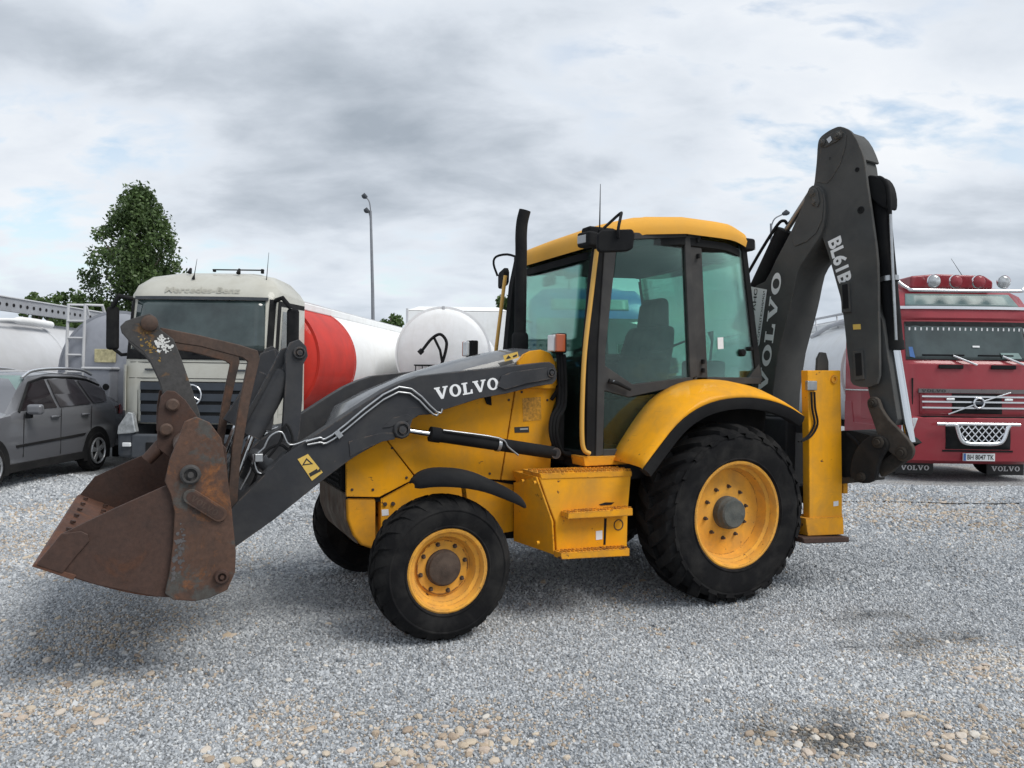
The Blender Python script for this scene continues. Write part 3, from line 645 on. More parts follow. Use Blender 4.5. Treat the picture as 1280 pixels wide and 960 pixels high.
# ---- bonnet
yh_ = -.465
def bonnet():
    # side panels with open seams between them, on a dark inner body
    for s in (-1, 1):
        a = plate('bonnet_nose_side', [(433,572),(433,621),(474,621.5),(519.5,598),(481.2,548),(470,526),(448,540)], yh_, yh_+.03, YEL, LD, s, bevel=.004)
        plate('bonnet_side_panel', [(482.5,548),(521,597),(560,595),(625.3,600),(643.4,486),(600,484),(545,492),(500,512),(471.5,527)], yh_, yh_+.03, YEL, LD, s, bevel=.004)
        r = plate('bonnet_rear_panel', [(626.6,600),(660,602),(688,600),(689,560),(690,545),(690,515),(695,500),(694,474),(645,484)], yh_, yh_+.03, YEL, LD, s, bevel=.004)
        plate('information_label', [(643,534),(661,533),(661.5,540.5),(643.5,541)], yh_-.003, yh_-.0006, PRINTK, r, s, bevel=0)
        plate('label_bar', [(650,535.5),(660,535),(660,537),(650,537.5)], yh_-.005, yh_-.0032, STEEL, r, s, bevel=0)
        plate('warning_print', [(653,498),(676,496),(677,525),(654,527)], yh_-.003, yh_-.0006, mat('faded print', (.50, .24, .02), .5, var=.5, vs=45), r, s, bevel=0)
    xs = [-.475, -.40, -.2, .1, .4, .7, .95]; zt = [1.30, 1.44, 1.545, 1.67, 1.765, 1.84, 1.885]
    rings = []
    for x, z in zip(xs, zt):
        w = .455 if x > -.3 else (.40 if x < -.45 else .44)
        zs = z-.15 if x > -.45 else z-.06
        prof = [(-w, zs-.06), (-w, zs), (-w+.05, z-.045), (-w+.16, z-.008), (0, z+.012), (w-.16, z-.008), (w-.05, z-.045), (w, zs), (w, zs-.06)]
        rings.append([(x, y, q) for y, q in prof])
    MB().loft(rings, closed=False, cap=False).build('bonnet_top', GREYTOP, LD, smooth=35)
    xz('engine_body', [(-.47, .8), (-.47, 1.25), (-.39, 1.38), (.1, 1.55), (.93, 1.72), (.93, .8)], yh_+.032, -yh_-.032, BLK)
    # front grille with bars
    gr = xz('front_grille', [(-.50, .885), (-.505, 1.22), (-.47, 1.26), (-.46, .885)], -.40, .40, BLK)
    for k in range(9): MB().box((-.508, 0, .92+k*.034), (.012, .76, .010)).build('grille_bar', BLKR, gr)
GREYTOP = mat('bonnet grey paint', (.085, .088, .094), .22, var=.12, vs=3, dirt=(.2, .2, .19), dirt_amt=.25, ds=5, coat=.7)
bonnet()
for s in (-1, 1):
    for (a, b) in ((440,612),(466,612),(508,597),(490,560),(530,588),(612,592),(636,500),(655,594),(684,592),(684,500),(652,490)):
        c = side([Y(a, b, yh_)], s)[0]; MB().lathe([(.0095, .003), (.0095, -.005), (.0005, -.007)], c, (0, -s, 0), 8).build('panel_bolt', HUBB, LD)
# front counterweight: worn casting
CW = [(433.5,623),(434.5,650),(442,670),(452,682),(470,688),(470,623)]
plate('front_counterweight', CW, -.45, .45, YELW, LD, bevel=.018)
fp = MB().prism([Y(a, b, -.445)+Vector((-.012, .03, 0)) for a, b in ((433,617),(433.5,650),(441,671),(446,678),(452,682),(449,672),(442,650),(441,617))], (0, .83, 0)).build('bumper_face', mat('scraped bumper metal', (.24, .215, .185), .45, .35, var=.4, vs=7, dirt=(.12, .06, .03), dirt_amt=.7, ds=5), LD, bevel=.008)
for s in (-1, 1):
    ch = plate('chassis_plate', [(476,623.5),(518,600),(560,596),(600,598),(642,606),(642,664),(600,672),(560,690),(500,690),(476,684)], -.44, -.36, YEL, LD, s)
    for (a, b) in ((481, 630), (491, 629.5)):
        c = side([Y(a, b, -.44)], s)[0]; MB().lathe([(.014, .005), (.014, -.012), (.0005, -.014)], c, (0, -s, 0), 8).build('chassis_bolt', HUBB, ch)
    c = side([Y(483, 654, -.44)], s)[0]; MB().lathe([(.03, -.004), (.022, -.006), (.0005, .0)], c, (0, -s, 0), 16).build('chassis_hole', BLK, ch)
    plate('maker_label', [(477,637),(485.5,636.5),(486,644),(477.5,645)], -.443, -.4406, WHITE, ch, s, bevel=0)
    # mudguard over the front wheel
    cv_ = cr([Y(a, b, -.93) for a, b in ((516,603),(530,592),(548,586.5),(570,586),(595,591),(620,602),(642,615),(655,628))], 3)
    rows = []
    n_ = len(cv_)
    for i, p in enumerate(cv_):
        e = math.sin(math.pi*min(1, max(0, (i+.6)/(n_+.2))))**.5
        wd = .17*e+.015
        rows.append(side([Vector((p.x, -.90-wd*1.05, p.z-.105*e)), Vector((p.x, -.90-wd, p.z-.05*e)), Vector((p.x, -.90-wd*.8, p.z-.012*e)), Vector((p.x, -.90+wd*.2, p.z)), Vector((p.x, -.90+wd*.9, p.z-.012))], s))
    fd = MB().loft(rows, closed=False, cap=False).build('front_mudguard', BLK, LD, smooth=50)
    so = fd.modifiers.new('t', 'SOLIDIFY'); so.thickness = .012
    p1, p2, p3 = side([Y(577, 590, -.85), Y(580, 615, -.78), Y(583, 640, -.5)], s)
    MB().tube([p1, p2, p3], .016, 8).build('mudguard_bracket', YELW, LD)
    for (a, b) in ((566, 596), (627, 610)):
        c = side([Y(a, b, -1.0)], s)[0]; MB().lathe([(.016, .012), (.014, -.006), (.0005, -.009)], c+Vector((0, 0, 0)), Vector((0, -s*.5, .5)), 10).build('mudguard_bolt', BLKR, fd)
xz('belly_frame', [(.2, .48), (.2, .95), (2.9, .95), (2.9, .55), (1.6, .42)], -.36, .36, BLK)

# ---- side tank with steps
for s in (-1, 1):
    ys = -.94
    tank = plate('side_tank', [(674,597),(684,626),(694,652),(696,692),(784,686),(785,640),(789,594)], ys, -.5, YEL, LD, s, bevel=.008)
    fr = side([Y(674, 596, ys)+Vector((-.012, 0, 0)), Y(694, 652, ys)+Vector((-.012, 0, 0)), Y(696, 693, ys)+Vector((-.012, 0, 0)), Y(644, 676, -.5), Y(644, 603, -.5)], s)
    fp2 = MB().prism(fr, (-.014, 0, 0)).build('tank_front_panel', YEL, LD, bevel=.003)
    for (a, b) in ((657, 601), (672, 603), (676, 678)):
        t_ = 1.0
        c = side([onplane(a, b, fr[0] if s < 0 else mirror([fr[0]])[0], Vector((1, .1, 0)).normalized())+Vector((-.02, 0, 0))], s)[0]
        MB().lathe([(.012, .012), (.012, -.006), (.0005, -.008)], c, (-1, 0, 0), 8).build('panel_bolt', YEL, fp2)
    for nm, q in (('upper_step', [(655,588),(790,583),(790,594),(676,598)]),):
        p = side([Y(a, b, ys-.005) for a, b in ((675,592),(790,588),(790,595.5),(677,599))], s)
        st = MB().prism(p, (0, .28*(1 if s < 0 else -1), 0)).build('upper_step', YELW, LD, bevel=.003)
        a0, a1 = p[0], p[1]
        mb = MB()
        for k in range(22):
            for r_ in range(3):
                c = a0+(a1-a0)*((k+.5)/22)+Vector((0, (.02+r_*.08)*(1 if s < 0 else -1), .006)); mb.box(c, (.016, .03, .012), Matrix.Rotation(.6, 3, 'Z'))
        mb.build('step_teeth', YELW, st)
    for (l, r, t, b, y0, y1) in ((710, 791, 638, 647, ys-.10, ys-.002), (701, 787, 688, 697.5, ys-.10, ys-.002)):
        p = side([Y(l, t+3.5, y0), Y(r, t-2.5, y0), Y(r, b-2.5, y0), Y(l, b+2, y0)], s)
        st = MB().prism(p, (0, (y1-y0)*(1 if s < 0 else -1), 0)).build('step_tread', YELW, LD, bevel=.003)
        mb = MB()
        for k in range(18):
            for r_ in range(2):
                c = p[0]+(p[1]-p[0])*((k+.5)/18)+Vector((0, (.02+r_*.045)*(1 if s < 0 else -1), .005)); mb.box(c, (.014, .022, .010), Matrix.Rotation(.6, 3, 'Z'))
        mb.build('step_teeth', YELW, st)
    c = side([Y(773, 656, ys)], s)[0]
    MB().lathe([(.04, .002), (.04, -.004), (.034, -.004), (.032, .004), (.0005, .004)], c, (0, -s, 0), 20).build('drain_cover', HUBB, tank, smooth=30)
    plate('tank_groove', [(755.5,648),(758.5,648),(757,681),(754.5,681)], ys-.003, ys-.0005, BLK, tank, s, bevel=0)
    plate('tank_slot', [(749,630.5),(757,628),(768,628),(764,631),(751,632)], ys-.003, ys-.0005, BLK, tank, s, bevel=0)
    plate('paper_label', [(745,664),(753,663),(753,674),(745,675)], ys-.003, ys-.0005, WHITE, tank, s, bevel=0)
    plate('door_sill_bracket', [(729,571),(792,569),(787,580),(731,583)], -.78, -.6, YELW, LD, s)

# ---- cab
CAB = empty('cab', parent=LD)
yd = -.76
def bars(name, px, mt=FRAME, y0=yd, th=.05, parent=CAB, s=-1, bevel=.005): return plate(name, px, y0, y0+th, mt, parent, s, bevel)
for s in (-1, 1):
    p = cr(side([Y(a, b, yd-.03) for a, b in ((737,567),(730,562),(727.5,545),(728,500),(731,440),(739,370),(746,312))], s), 4)
    MB().tube(p, .017, 10).build('grab_rail', mat('rail yellow', (.62, .35, .07), .4, var=.06), CAB, smooth=60)
    bars('front_pillar', [(733,571),(746,571),(747,440),(761,305),(764,290),(752,290),(744,330),(735,430)], BLK, yd+.012, .09, s=s)
    d = bars('door', [(745,571),(754,569),(757,440),(770,318),(773,300),(859,296),(858,288),(757,292),(748,430)], s=s)          # front stile and top rail
    bars('door_stile', [(856,298),(863,290),(872,470),(863,474)], parent=d, s=s)
    bars('door_mid_rail', [(755,456),(791,480.5),(866,471),(867,476),(835,486),(786,496.5),(755,488)], parent=d, s=s)
    bars('door_bottom_rail', [(754,562),(797,560),(793,570),(754,571)], parent=d, s=s)
    bars('door_diagonal', [(829,491),(850,486),(800,560),(786,560)], BLK, parent=d, s=s)
    hd = side([Y(761, 476, yd-.02), Y(772, 479, yd-.035), Y(788, 487, yd-.025)], s)
    MB().tube([hd[0], hd[1], hd[2]], [.018, .016, .011], 10).build('door_handle', BLK, d, smooth=50)
    c = side([Y(767, 477, yd-.036)], s)[0]; MB().lathe([(.009, 0), (.009, -.006), (.0005, -.006)], c, (0, -s, 0), 12).build('door_lock', CHROME, d)
    g1 = plate('door_glass', [(757,440),(771,316),(772,300),(858,298),(865,471),(791,481),(755,457)], yd+.02, yd+.026, CGLASS, d, s, bevel=0)
    plate('door_glass', [(755,489),(786,497),(829,491),(787,560),(755,562)], yd+.02, yd+.026, CGLASS, d, s, bevel=0)
    bars('middle_pillar', [(861,288),(876,286),(885,476),(871,477)], FRAME, yd+.01, .08, s=s)
    bars('rear_pillar', [(926,296),(932,297),(953,474),(946,476)], BLK, yd+.03, .05, s=s)
    plate('corner_glass_plate', [(949,455),(953,476),(934,476)], yd+.025, yd+.045, FRAME, CAB, s, bevel=0)
    qw = plate('quarter_glass', [(876,290),(929,297),(950,474),(884,474)], yd+.04, yd+.046, CGLASS, CAB, s, bevel=0)
    bars('sill_rail', [(868,471),(950,472),(952,480),(868,480)], FRAME, yd+.01, .06, s=s)
    for (a, b) in ((872, 300), (873, 320), (879, 452), (879, 463)):
        c = side([Y(a, b, yd-.005)], s)[0]; MB().box(c, (.02, .03, .035)).build('hinge', BLK, CAB, bevel=.004)
    for (a, b, r) in ((927, 441, .03), (937, 436, .018)):
        c = side([Y(a, b, yd+.04)], s)[0]; MB().lathe([(r, .01), (r, -.02), (r*.7, -.028), (.0005, -.028)], c, (0, -s, 0), 16).build('latch_knob', BLK, qw, smooth=35)
    plate('window_sticker', [(897,422),(904,421.5),(904.5,436),(897.5,436.5)], yd+.037, yd+.0395, WHITE, qw, s, bevel=0)
# lower cab shell behind the bonnet and under the doors
xz('cab_floor', [(1.18, 1.0), (1.18, 1.12), (2.0, 1.12), (2.0, 1.42), (2.85, 1.5), (2.85, .95)], -.72, .72, BLK, CAB)
fx0, fx1 = Y(737, 565, yd).x, Y(750, 300, yd).x
fz0, fz1 = 1.08, 2.7
fg = MB().prism([(fx0+.03, -.70, fz0), (fx0+.03, .70, fz0), (fx1+.03, .70, fz1), (fx1+.03, -.70, fz1)], (.006, 0, 0)).build('windscreen', CGLASS, CAB)
MB().box((fx0+.02, 0, fz0), (.05, 1.46, .06)).build('windscreen_sill', BLK, CAB, bevel=.005)
MB().box((fx1+.05, 0, fz1), (.08, 1.46, .10)).build('windscreen_header', BLK, CAB, bevel=.005)
rx0, rx1 = Y(950, 474, yd).x, Y(929, 297, yd).x
MB().prism([(rx0, -.68, 1.5), (rx0, .68, 1.5), (rx1, .68, 2.7), (rx1, -.68, 2.7)], (.006, 0, 0)).build('rear_window', CGLASS, CAB)
MB().box((rx0, 0, 1.5), (.05, 1.42, .06)).build('rear_window_sill', BLK, CAB, bevel=.005)
MB().box((rx1, 0, 2.68), (.05, 1.42, .08)).build('rear_window_header', BLK, CAB, bevel=.005)
lw = [MB().tube([(fx0+.0, .05, 1.75), (fx0-.015, .25, 1.84), (fx0+.0, .52, 1.9)], .008, 6).build('wiper', BLK, CAB)]
# roof
def roof():
    xs0, xs1, hw = 1.24, 2.80, .80
    rings = []; nx = 26; ny = 20
    cx, hx = (xs0+xs1)/2, (xs1-xs0)/2
    def ztop(x):
        u = (x-xs0)/(xs1-xs0); return np.interp(u, [0, .12, .3, .55, .8, 1], [2.775, 2.83, 2.90, 2.93, 2.915, 2.85])
    v, f = [], []
    levels = [(1.0, -.150), (1.01, -.10), (.985, -.045), (.93, -.012), (.75, .01), (.4, .02), (.001, .022)]
    nn_ = 72
    for (k, dz) in levels:
        for j in range(nn_):
            a = 2*math.pi*j/nn_; ca, sa = math.cos(a), math.sin(a); e = .34
            ux = math.copysign(abs(ca)**e, ca); uy = math.copysign(abs(sa)**e, sa)
            x = cx+hx*k*ux; y = hw*k*uy*(1-.10*max(0, -ux))
            v.append((x, y, ztop(min(max(x, xs0), xs1))+dz))
    f = [(i*nn_+j, i*nn_+(j+1) % nn_, (i+1)*nn_+(j+1) % nn_, (i+1)*nn_+j) for i in range(len(levels)-1) for j in range(nn_)]
    r = MB().add(v, f).build('roof', ROOFY, CAB, smooth=50)
    w2 = [(cx+(x-cx)*.96, y*.95, z-.02) for (x, y, z) in v[:nn_]]
    w3 = [(x, y, z-.055) for x, y, z in w2]
    MB().add(w2+w3, [(j, (j+1) % nn_, nn_+(j+1) % nn_, nn_+j) for j in range(nn_)]+[tuple(range(nn_, 2*nn_))]).build('roof_lining', BLK, r, smooth=50)
    return r
RF = roof()
# lamps under the roof edges
for s in (-1, 1):
    c = Y(735, 300, -.74) if s < 0 else Vector((1.36, .55, 2.62))
    b = MB().box(c, (.10, .14, .11), Matrix.Rotation(.2, 3, 'Z')).build('work_lamp', BLK, CAB, bevel=.02); MB().box(c+Vector((-.052, -.0, 0)), (.012, .09, .06), Matrix.Rotation(.2, 3, 'Z')).build('lamp_lens', mat('dim lamp lens', (.3, .31, .32), .12, coat=.6), b, bevel=.01)
    c = side([Y(927, 306, -.70)], s)[0]
    b = MB().box(c+Vector((.04, 0, 0)), (.11, .12, .10)).build('work_lamp', BLK, CAB, bevel=.02); MB().box(c+Vector((.098, 0, 0)), (.012, .1, .08)).build('lamp_lens', LENS, b, bevel=.01)
c = Y(745, 291, -.72); MB().box(c+Vector((.06, .06, 0)), (.24, .12, .1)).build('lamp_recess', BLK, RF, bevel=.02)
MB().tube([Y(749.5, 288, -.80), Y(750.5, 230, -.80)], [.006, .002], 6).build('aerial', BLK, RF)
# mirrors
mc = Y(770.5, 300.5, -.98)
rr = [(x*.135, z*.085) for x, z in ((-1,-.75),(-.85,-1),(.6,-.85),(.9,-.6),(1,.6),(.85,1),(-.75,.85),(-1,.5))]
for s in (-1, 1):
    if s < 0: c, ang = mc, .35
    else: c, ang = Y(626, 348, .98), 1.78
    ca, sa = math.cos(ang), math.sin(ang)
    mp = [c+Vector((x*ca, -x*sa, z)) for x, z in rr]
    mr = MB().prism(mp, (sa*.05, ca*.05, 0)).build('mirror', BLK, CAB, bevel=.014, seg=3)
    MB().prism([c+(q-c)*.88+Vector((sa*.0505, ca*.0505, 0)) for q in mp], (sa*.003, ca*.003, 0)).build('mirror_glass', CHROME, mr)
    if s < 0: pa = [Y(755, 285, -.80), Y(775, 267, -.86), Y(776, 270, -.92), Y(773, 285, -1.0), Y(773, 297, -.99)]
    else: pa = [Y(648, 322, .72), Y(634, 318, .9), Y(620, 321, .98), Y(617, 330, 1.0), Y(622, 345, .99)]
    MB().tube(cr(pa, 3), .011, 8).build('mirror_arm', BLK, mr, smooth=60)
# seat, steering wheel and consoles
SEAT = mat('seat cloth', (.012, .013, .013), .85, var=.2)
st = empty('driver_seat', parent=CAB)
sb = [(2.12, 1.62), (2.06, 1.75), (2.16, 2.05), (2.22, 2.22), (2.30, 2.36), (2.40, 2.36), (2.42, 2.2), (2.36, 1.95), (2.30, 1.62)]
def seatpart(nm, pts, w, yo=0): return MB().prism([Vector((a, -w+yo, b)) for a, b in pts], (0, 2*w, 0)).build(nm, SEAT, st, bevel=.05, seg=4)
seatpart('backrest', sb[:3]+[(2.2, 2.12), (2.37, 2.12)]+sb[7:], .25); seatpart('headrest', [(2.2, 2.09), (2.23, 2.3), (2.29, 2.37), (2.38, 2.36), (2.39, 2.09)], .14)
seatpart('cushion', [(1.68, 1.50), (1.68, 1.64), (2.2, 1.62), (2.3, 1.5)], .25); seatpart('pedestal', [(1.8, 1.1), (1.75, 1.5), (2.25, 1.5), (2.2, 1.1)], .2)
seatpart('armrest', [(1.75, 1.82), (1.75, 1.87), (2.2, 1.89), (2.2, 1.82)], .04, -.31); seatpart('armrest', [(1.75, 1.82), (1.75, 1.87), (2.2, 1.89), (2.2, 1.82)], .04, .31)
sw = Vector((1.55, 0, 1.86)); ax = Vector((-.45, 0, .9)).normalized(); a_ = Vector((0, 1, 0)); b_ = ax.cross(a_)
rim = [sw+(a_*math.cos(t)+b_*math.sin(t))*.19 for t in np.linspace(0, 2*math.pi, 29)]
stw = MB().tube(rim, .015, 8, cap=False).build('steering_wheel', BLK, CAB, smooth=60)
MB().tube([sw-ax*.03, sw-ax*.5, Vector((1.3, 0, 1.1))], [.04, .06, .09], 10).build('steering_column', BLK, stw, smooth=40)
for k in range(3):
    t = k*2.09+.5; MB().tube([sw-ax*.03, sw+(a_*math.cos(t)+b_*math.sin(t))*.185], .012, 6).build('spoke', BLK, stw)
MB().box((1.36, -.32, 1.5), (.16, .18, .5)).build('side_console', BLK, CAB, bevel=.03)
MB().box((1.36, .0, 1.72), (.14, .42, .16)).build('dashboard', BLK, CAB, bevel=.04)
MB().box((2.2, .52, 1.55), (.6, .2, .55)).build('side_console', BLK, CAB, bevel=.04)
MB().tube(cr([(1.5, -.45, 1.15), (1.48, -.42, 1.5), (1.55, -.36, 1.72)], 4), [.012]*8+[.03], 8).build('control_lever', BLK, CAB, smooth=50)
MB().tube(cr([(2.62, .66, 1.5), (2.66, .6, 2.0), (2.58, .62, 2.6)], 4), .014, 6).build('wiring_loom', BLK, CAB, smooth=50)
for (x, y, z) in ((1.42, -.1, 2.52), (1.42, .3, 2.5)): MB().box((x, y, z), (.03, .2, .09)).build('sun_visor', BLK, CAB, bevel=.01)
MB().lathe([(.001, -.012), (.045, -.01), (.05, 0), (.03, .02), (.012, .03)], (1.72, -.70, 1.86), (0, 1, 0), 16).build('window_latch', BLK, CAB, smooth=40); MB().tube([(1.72, -.68, 1.86), (1.95, -.68, 1.90), (2.1, -.70, 1.96)], .01, 6).build('window_stay', BLK, CAB)
MB().box((2.45, -.5, 1.62), (.35, .16, .4)).build('rear_console', BLK, CAB, bevel=.03)
for (x, y) in ((2.5, -.52), (2.5, -.38), (2.55, .4)):
    MB().tube([(x, y, 1.8), (x+.02, y, 1.98), (x, y, 2.06)], [.01, .01, .026], 8).build('control_lever', BLK, CAB, smooth=40)

# ---- exhaust
ex = Y(650, 430, 0.)
MB().tube(cr([(ex.x, 0, 1.8), (ex.x, 0, 2.2), (ex.x, 0, 2.66), (ex.x-.002, 0, 2.80), (ex.x+.004, -.005, 2.91), (ex.x+.02, -.02, 3.0)], 5), .048, 18, cap=False).build('exhaust_pipe', BLK, LD, smooth=50)
MB().lathe([(.066, 1.82), (.066, 2.0), (.054, 2.02)], (ex.x, 0, 0), (0, 0, 1), 20).build('exhaust_collar', BLK, LD, smooth=40)
# lamps on the bonnet rear
for s, (a, b, y) in ((-1, (694, 429, -.56)), (1, (586, 436, .66))):
    c = Y(a, b, y)
    lb = MB().box(c+Vector((.03, 0, 0)), (.07, .13, .145)).build('front_lamp', BLK, LD, bevel=.012)
    MB().box(c+Vector((-.02, .012, 0)), (.03, .10, .125)).build('lamp_lens', LENS, lb, bevel=.01)
    MB().box(c+Vector((.005, s*.068, 0)), (.075, .03, .13)).build('turn_signal', AMBER, lb, bevel=.008)
    MB().tube([c+Vector((.05, 0, -.05)), c+Vector((.06, -.1*s*0, -.3)), (c.x+.02, c.y*.85, 1.5)], .016, 8).build('lamp_post', BLK, lb)
plate('bonnet_sticker', [(629,444.5),(647,439.5),(648.5,447),(631,452)], -.463, -.4605, PRINTY, LD, bevel=0)
plate('sticker_print', [(632.5,449),(635.5,444),(639,447.5)], -.465, -.4632, PRINTK, LD, bevel=0)
plate('sticker_print', [(641,445),(646,442.5),(646.5,445),(642,447)], -.465, -.4632, PRINTK, LD, bevel=0)
for s in (-1, 1):      # loader tower by the pivot
    tw = [Y(a, b, -.50) for a, b in ((648,452),(655,443),(664,438.5),(676,437),(688,441),(694,452),(697,480),(694,486),(648,486))]
    MB().prism(side(tw, s), (0, .035*(1 if s < 0 else -1), 0)).build('loader_tower', YEL, LD, bevel=.005)
    hq = cr(side([Y(a, b, -.55) for a, b in ((697,440),(699,470),(698,505),(690,520),(688,540),(694,560),(705,566),(722,565),(735,560))], s), 4)
    for k in range(3): MB().tube([p+Vector((.02*k, s*.012*k, -.008*k)) for p in hq], .014, 8).build('hydraulic_hose', BLK, LD, smooth=60)
    MB().box(side([Y(700, 520, -.5)], s)[0], (.05, .06, .66)).build('hose_guide', BLK, LD, bevel=.01)

# ---- rear mudguards
for s in (-1, 1):
    o_ = cr([Y(a, b, -1.13) for a, b in ((803,586),(822,560),(846,530),(870,511),(898,500),(930,496.5),(960,500),(985,509),(1003,520))], 3)
    n_ = len(o_); rows = []; trim = []
    for i, p in enumerate(o_):
        u = i/(n_-1); lift = .115*math.sin(math.pi*min(1, u*1.15+.02))**.8 if u < .87 else .115*max(0, math.sin(math.pi*(u*1.15+.02)))**.8
        lift = .02+.105*math.sin(math.pi*u)**.7
        rows.append(side([Vector((p.x, -.74, p.z+lift)), Vector((p.x, -.85, p.z+lift*.97)), Vector((p.x, -.98, p.z+lift*.8)), Vector((p.x, -1.08, p.z+lift*.42)), Vector((p.x, -1.12, p.z+lift*.15)), Vector((p.x, -1.13, p.z-.005))], s))
        t = (o_[min(i+1, n_-1)]-o_[max(i-1, 0)]).normalized(); nn = Vector((t.z, 0, -t.x))
        trim.append(side([p+Vector((0, .004, 0)), p+Vector((0, -.025, 0))-Vector((0, 0, .004)), p+nn*.045+Vector((0, -.03, 0)), p+nn*.085+Vector((0, -.012, 0)), p+nn*.085+Vector((0, .05, 0)), p+nn*.012+Vector((0, .05, 0))], s))
    fd = MB().loft(rows, closed=False, cap=False).build('rear_mudguard', YEL, LD, smooth=60)
    so = fd.modifiers.new('t', 'SOLIDIFY'); so.thickness = .012; so.offset = 1
    MB().loft(trim).build('rubber_lip', BLKR, fd, smooth=50)
    inner = [r[0]+Vector((0, .0, -.02)) for r in rows]
    MB().prism(inner+[side([Vector((2.85, -.74, 1.0))], s)[0], side([Vector((1.45, -.74, .9))], s)[0]], (0, .03*(1 if s < 0 else -1), 0)).build('wheel_housing', BLK, fd)

# ---- stabilisers and slide frame
for s in (-1, 1):
    lg = plate('stabiliser_leg', [(1009.5,463),(1051,463),(1053,600),(1053,655),(1012,655),(1011.5,560)], -1.10, -1.03, YEL, LD, s, bevel=.008)
    plate('inner_leg', [(1016,470),(1046,470),(1048,655),(1018,655)], -1.0299, -.95, BLK, lg, s)
    plate('leg_mount', [(1022,466),(1023,448),(1027,440),(1033,441),(1036,452),(1036,466)], -1.0, -.97, BOOMG, lg, s, bevel=.005)
    c = side([Y(1042, 474, -1.10)], s)[0]; MB().lathe([(.034, .005), (.034, -.012), (.018, -.012), (.016, .002), (.0005, .002)], c, (0, -s, 0), 20).build('leg_pin', YELW, lg, smooth=30)
    MB().box(side([Y(1014, 482, -1.11)], s)[0], (.10, .03, .075)).build('valve_block', STEEL, lg, bevel=.006)
    for k in range(2):
        MB().tube(cr(side([Y(a+k*4, b, -1.115) for a, b in ((1014,490),(1015,510),(1018,530),(1010,545),(998,552))], s), 4), .008, 8).build('hydraulic_hose', BLK, lg, smooth=60)
    plate('leg_foot_sleeve', [(1007,648),(1054,646),(1055,668),(1010,670)], -1.115, -.92, YELW, lg, s)
    f0 = side([Y(1003, 672, -1.16), Y(1062, 671, -1.16), Y(1062, 678, -1.16), Y(1006, 680, -1.16)], s)
    MB().prism(f0, (0, .30*(1 if s < 0 else -1), 0)).build('foot_pad', RUSTB, lg, bevel=.01)
    plate('leg_bracket', [(1054,597),(1060,597),(1060,617),(1054,617)], -1.06, -.95, YELW, lg, s)
    plate('leg_label', [(1042,627),(1048,626),(1048,632),(1042,633)], -1.103, -1.1006, WHITE, lg, s, bevel=0)
sx = Y(1030, 560, -1.0).x
for z in (.72, 1.30): MB().box((sx+.02, 0, z), (.14, 2.0, .14)).build('slide_rail', GREY, LD, bevel=.01)
MB().box((sx-.1, 0, 1.0), (.12, 1.5, .7)).build('rear_frame', GREY, LD, bevel=.02)
kp = BO
MB().box((sx+.18, kp.y+.05, 1.02), (.22, .5, .75)).build('slide_carriage', GREY, LD, bevel=.03)
MB().cyl((kp.x+.1, kp.y+.0, .62), (kp.x+.1, kp.y+.0, 1.42), .12, 24).build('king_post', GREY, LD, smooth=40)

# ---- digging arm, swung to the near side
def bplate(name, px, off, th, mt, parent=LD, bevel=.006, sm=0):
    pts = [Bp(a, b, off) for a, b in px]
    if sm: pts = cr(pts, sm, True)
    return MB().prism(pts, BN*th).build(name, mt, parent, bevel=bevel)
boom_px = [(1011,235),(1019,231.5),(1027,236),(1031,250),(1031,272),(1026,293),(1016,309),(1006,324),(997,340),(990.5,371),(984,399),(973,440),(966,490),(960,530),(925,530),(928,480),(931,430),(936,366),(956,352),(970,324),(988,290),(1003,256)]
bo = bplate('boom', boom_px, -.045, .385, BOOMG, LD, bevel=.008, sm=2)
bplate('boom_cheek', [(1006,246),(1013,236),(1021,233),(1027,240),(1029,255),(1027,275),(1020,291),(1008,302),(993,308),(990,298),(1002,268)], -.053, .0075, BOOMG, bo, bevel=.003)
def bpin(a, b, off, r, parent, mt=BOOMG):
    c = Bp(a, b, off); MB().lathe([(r, .03), (r, -.018), (r*.8, -.03), (r*.55, -.03), (r*.5, -.012), (.0005, -.012)], c, -BN*-1, 22).build('pivot_pin', mt, parent, smooth=35)
def bpinf(a, b, off, r, parent, mt=BOOMG):
    c = Bp(a, b, off); MB().lathe([(.0005, -.03), (r*.5, -.03), (r*.55, -.018), (r*.8, -.018), (r, -.01), (r, .03)], c, BN, 22).build('pivot_pin', mt, parent, smooth=35)
bpinf(1017, 241, -.053, .04, bo); bpinf(1019, 253, -.053, .028, bo)
bplate('pin_keeper', [(1013,240),(1016,236),(1022,240),(1024,252),(1021,259),(1016,256)], -.067, .013, BOOMG, bo, bevel=.004)
letter(slab_word('VOLVO'), Bp(958, 492, -.0475), Bp(977.5, 341, -.0475), -BD+Vector((0, 0, -.2)), WHITE, bo, height=.095)
tk = bplate('paper_banner', [(937.5,358),(958.5,362),(949,430),(944,440)], -.05, .003, WHITE, bo, bevel=0)
letter(font_word('\u0422\u0420\u0410\u041d\u0421', .02), Bp(942.5, 405, -.0525), Bp(947, 360.5, -.0525), -BD, PRINTK, bo, height=.036, name='banner_print')
letter(font_word('\u041e \u0421\u041f\u0415\u0426\u0422\u0415\u0425\u041d\u0418\u041a\u0418', .015), Bp(948.5, 430, -.0525), Bp(957, 364, -.0525), -BD, PRINTK, bo, height=.026, name='banner_print')
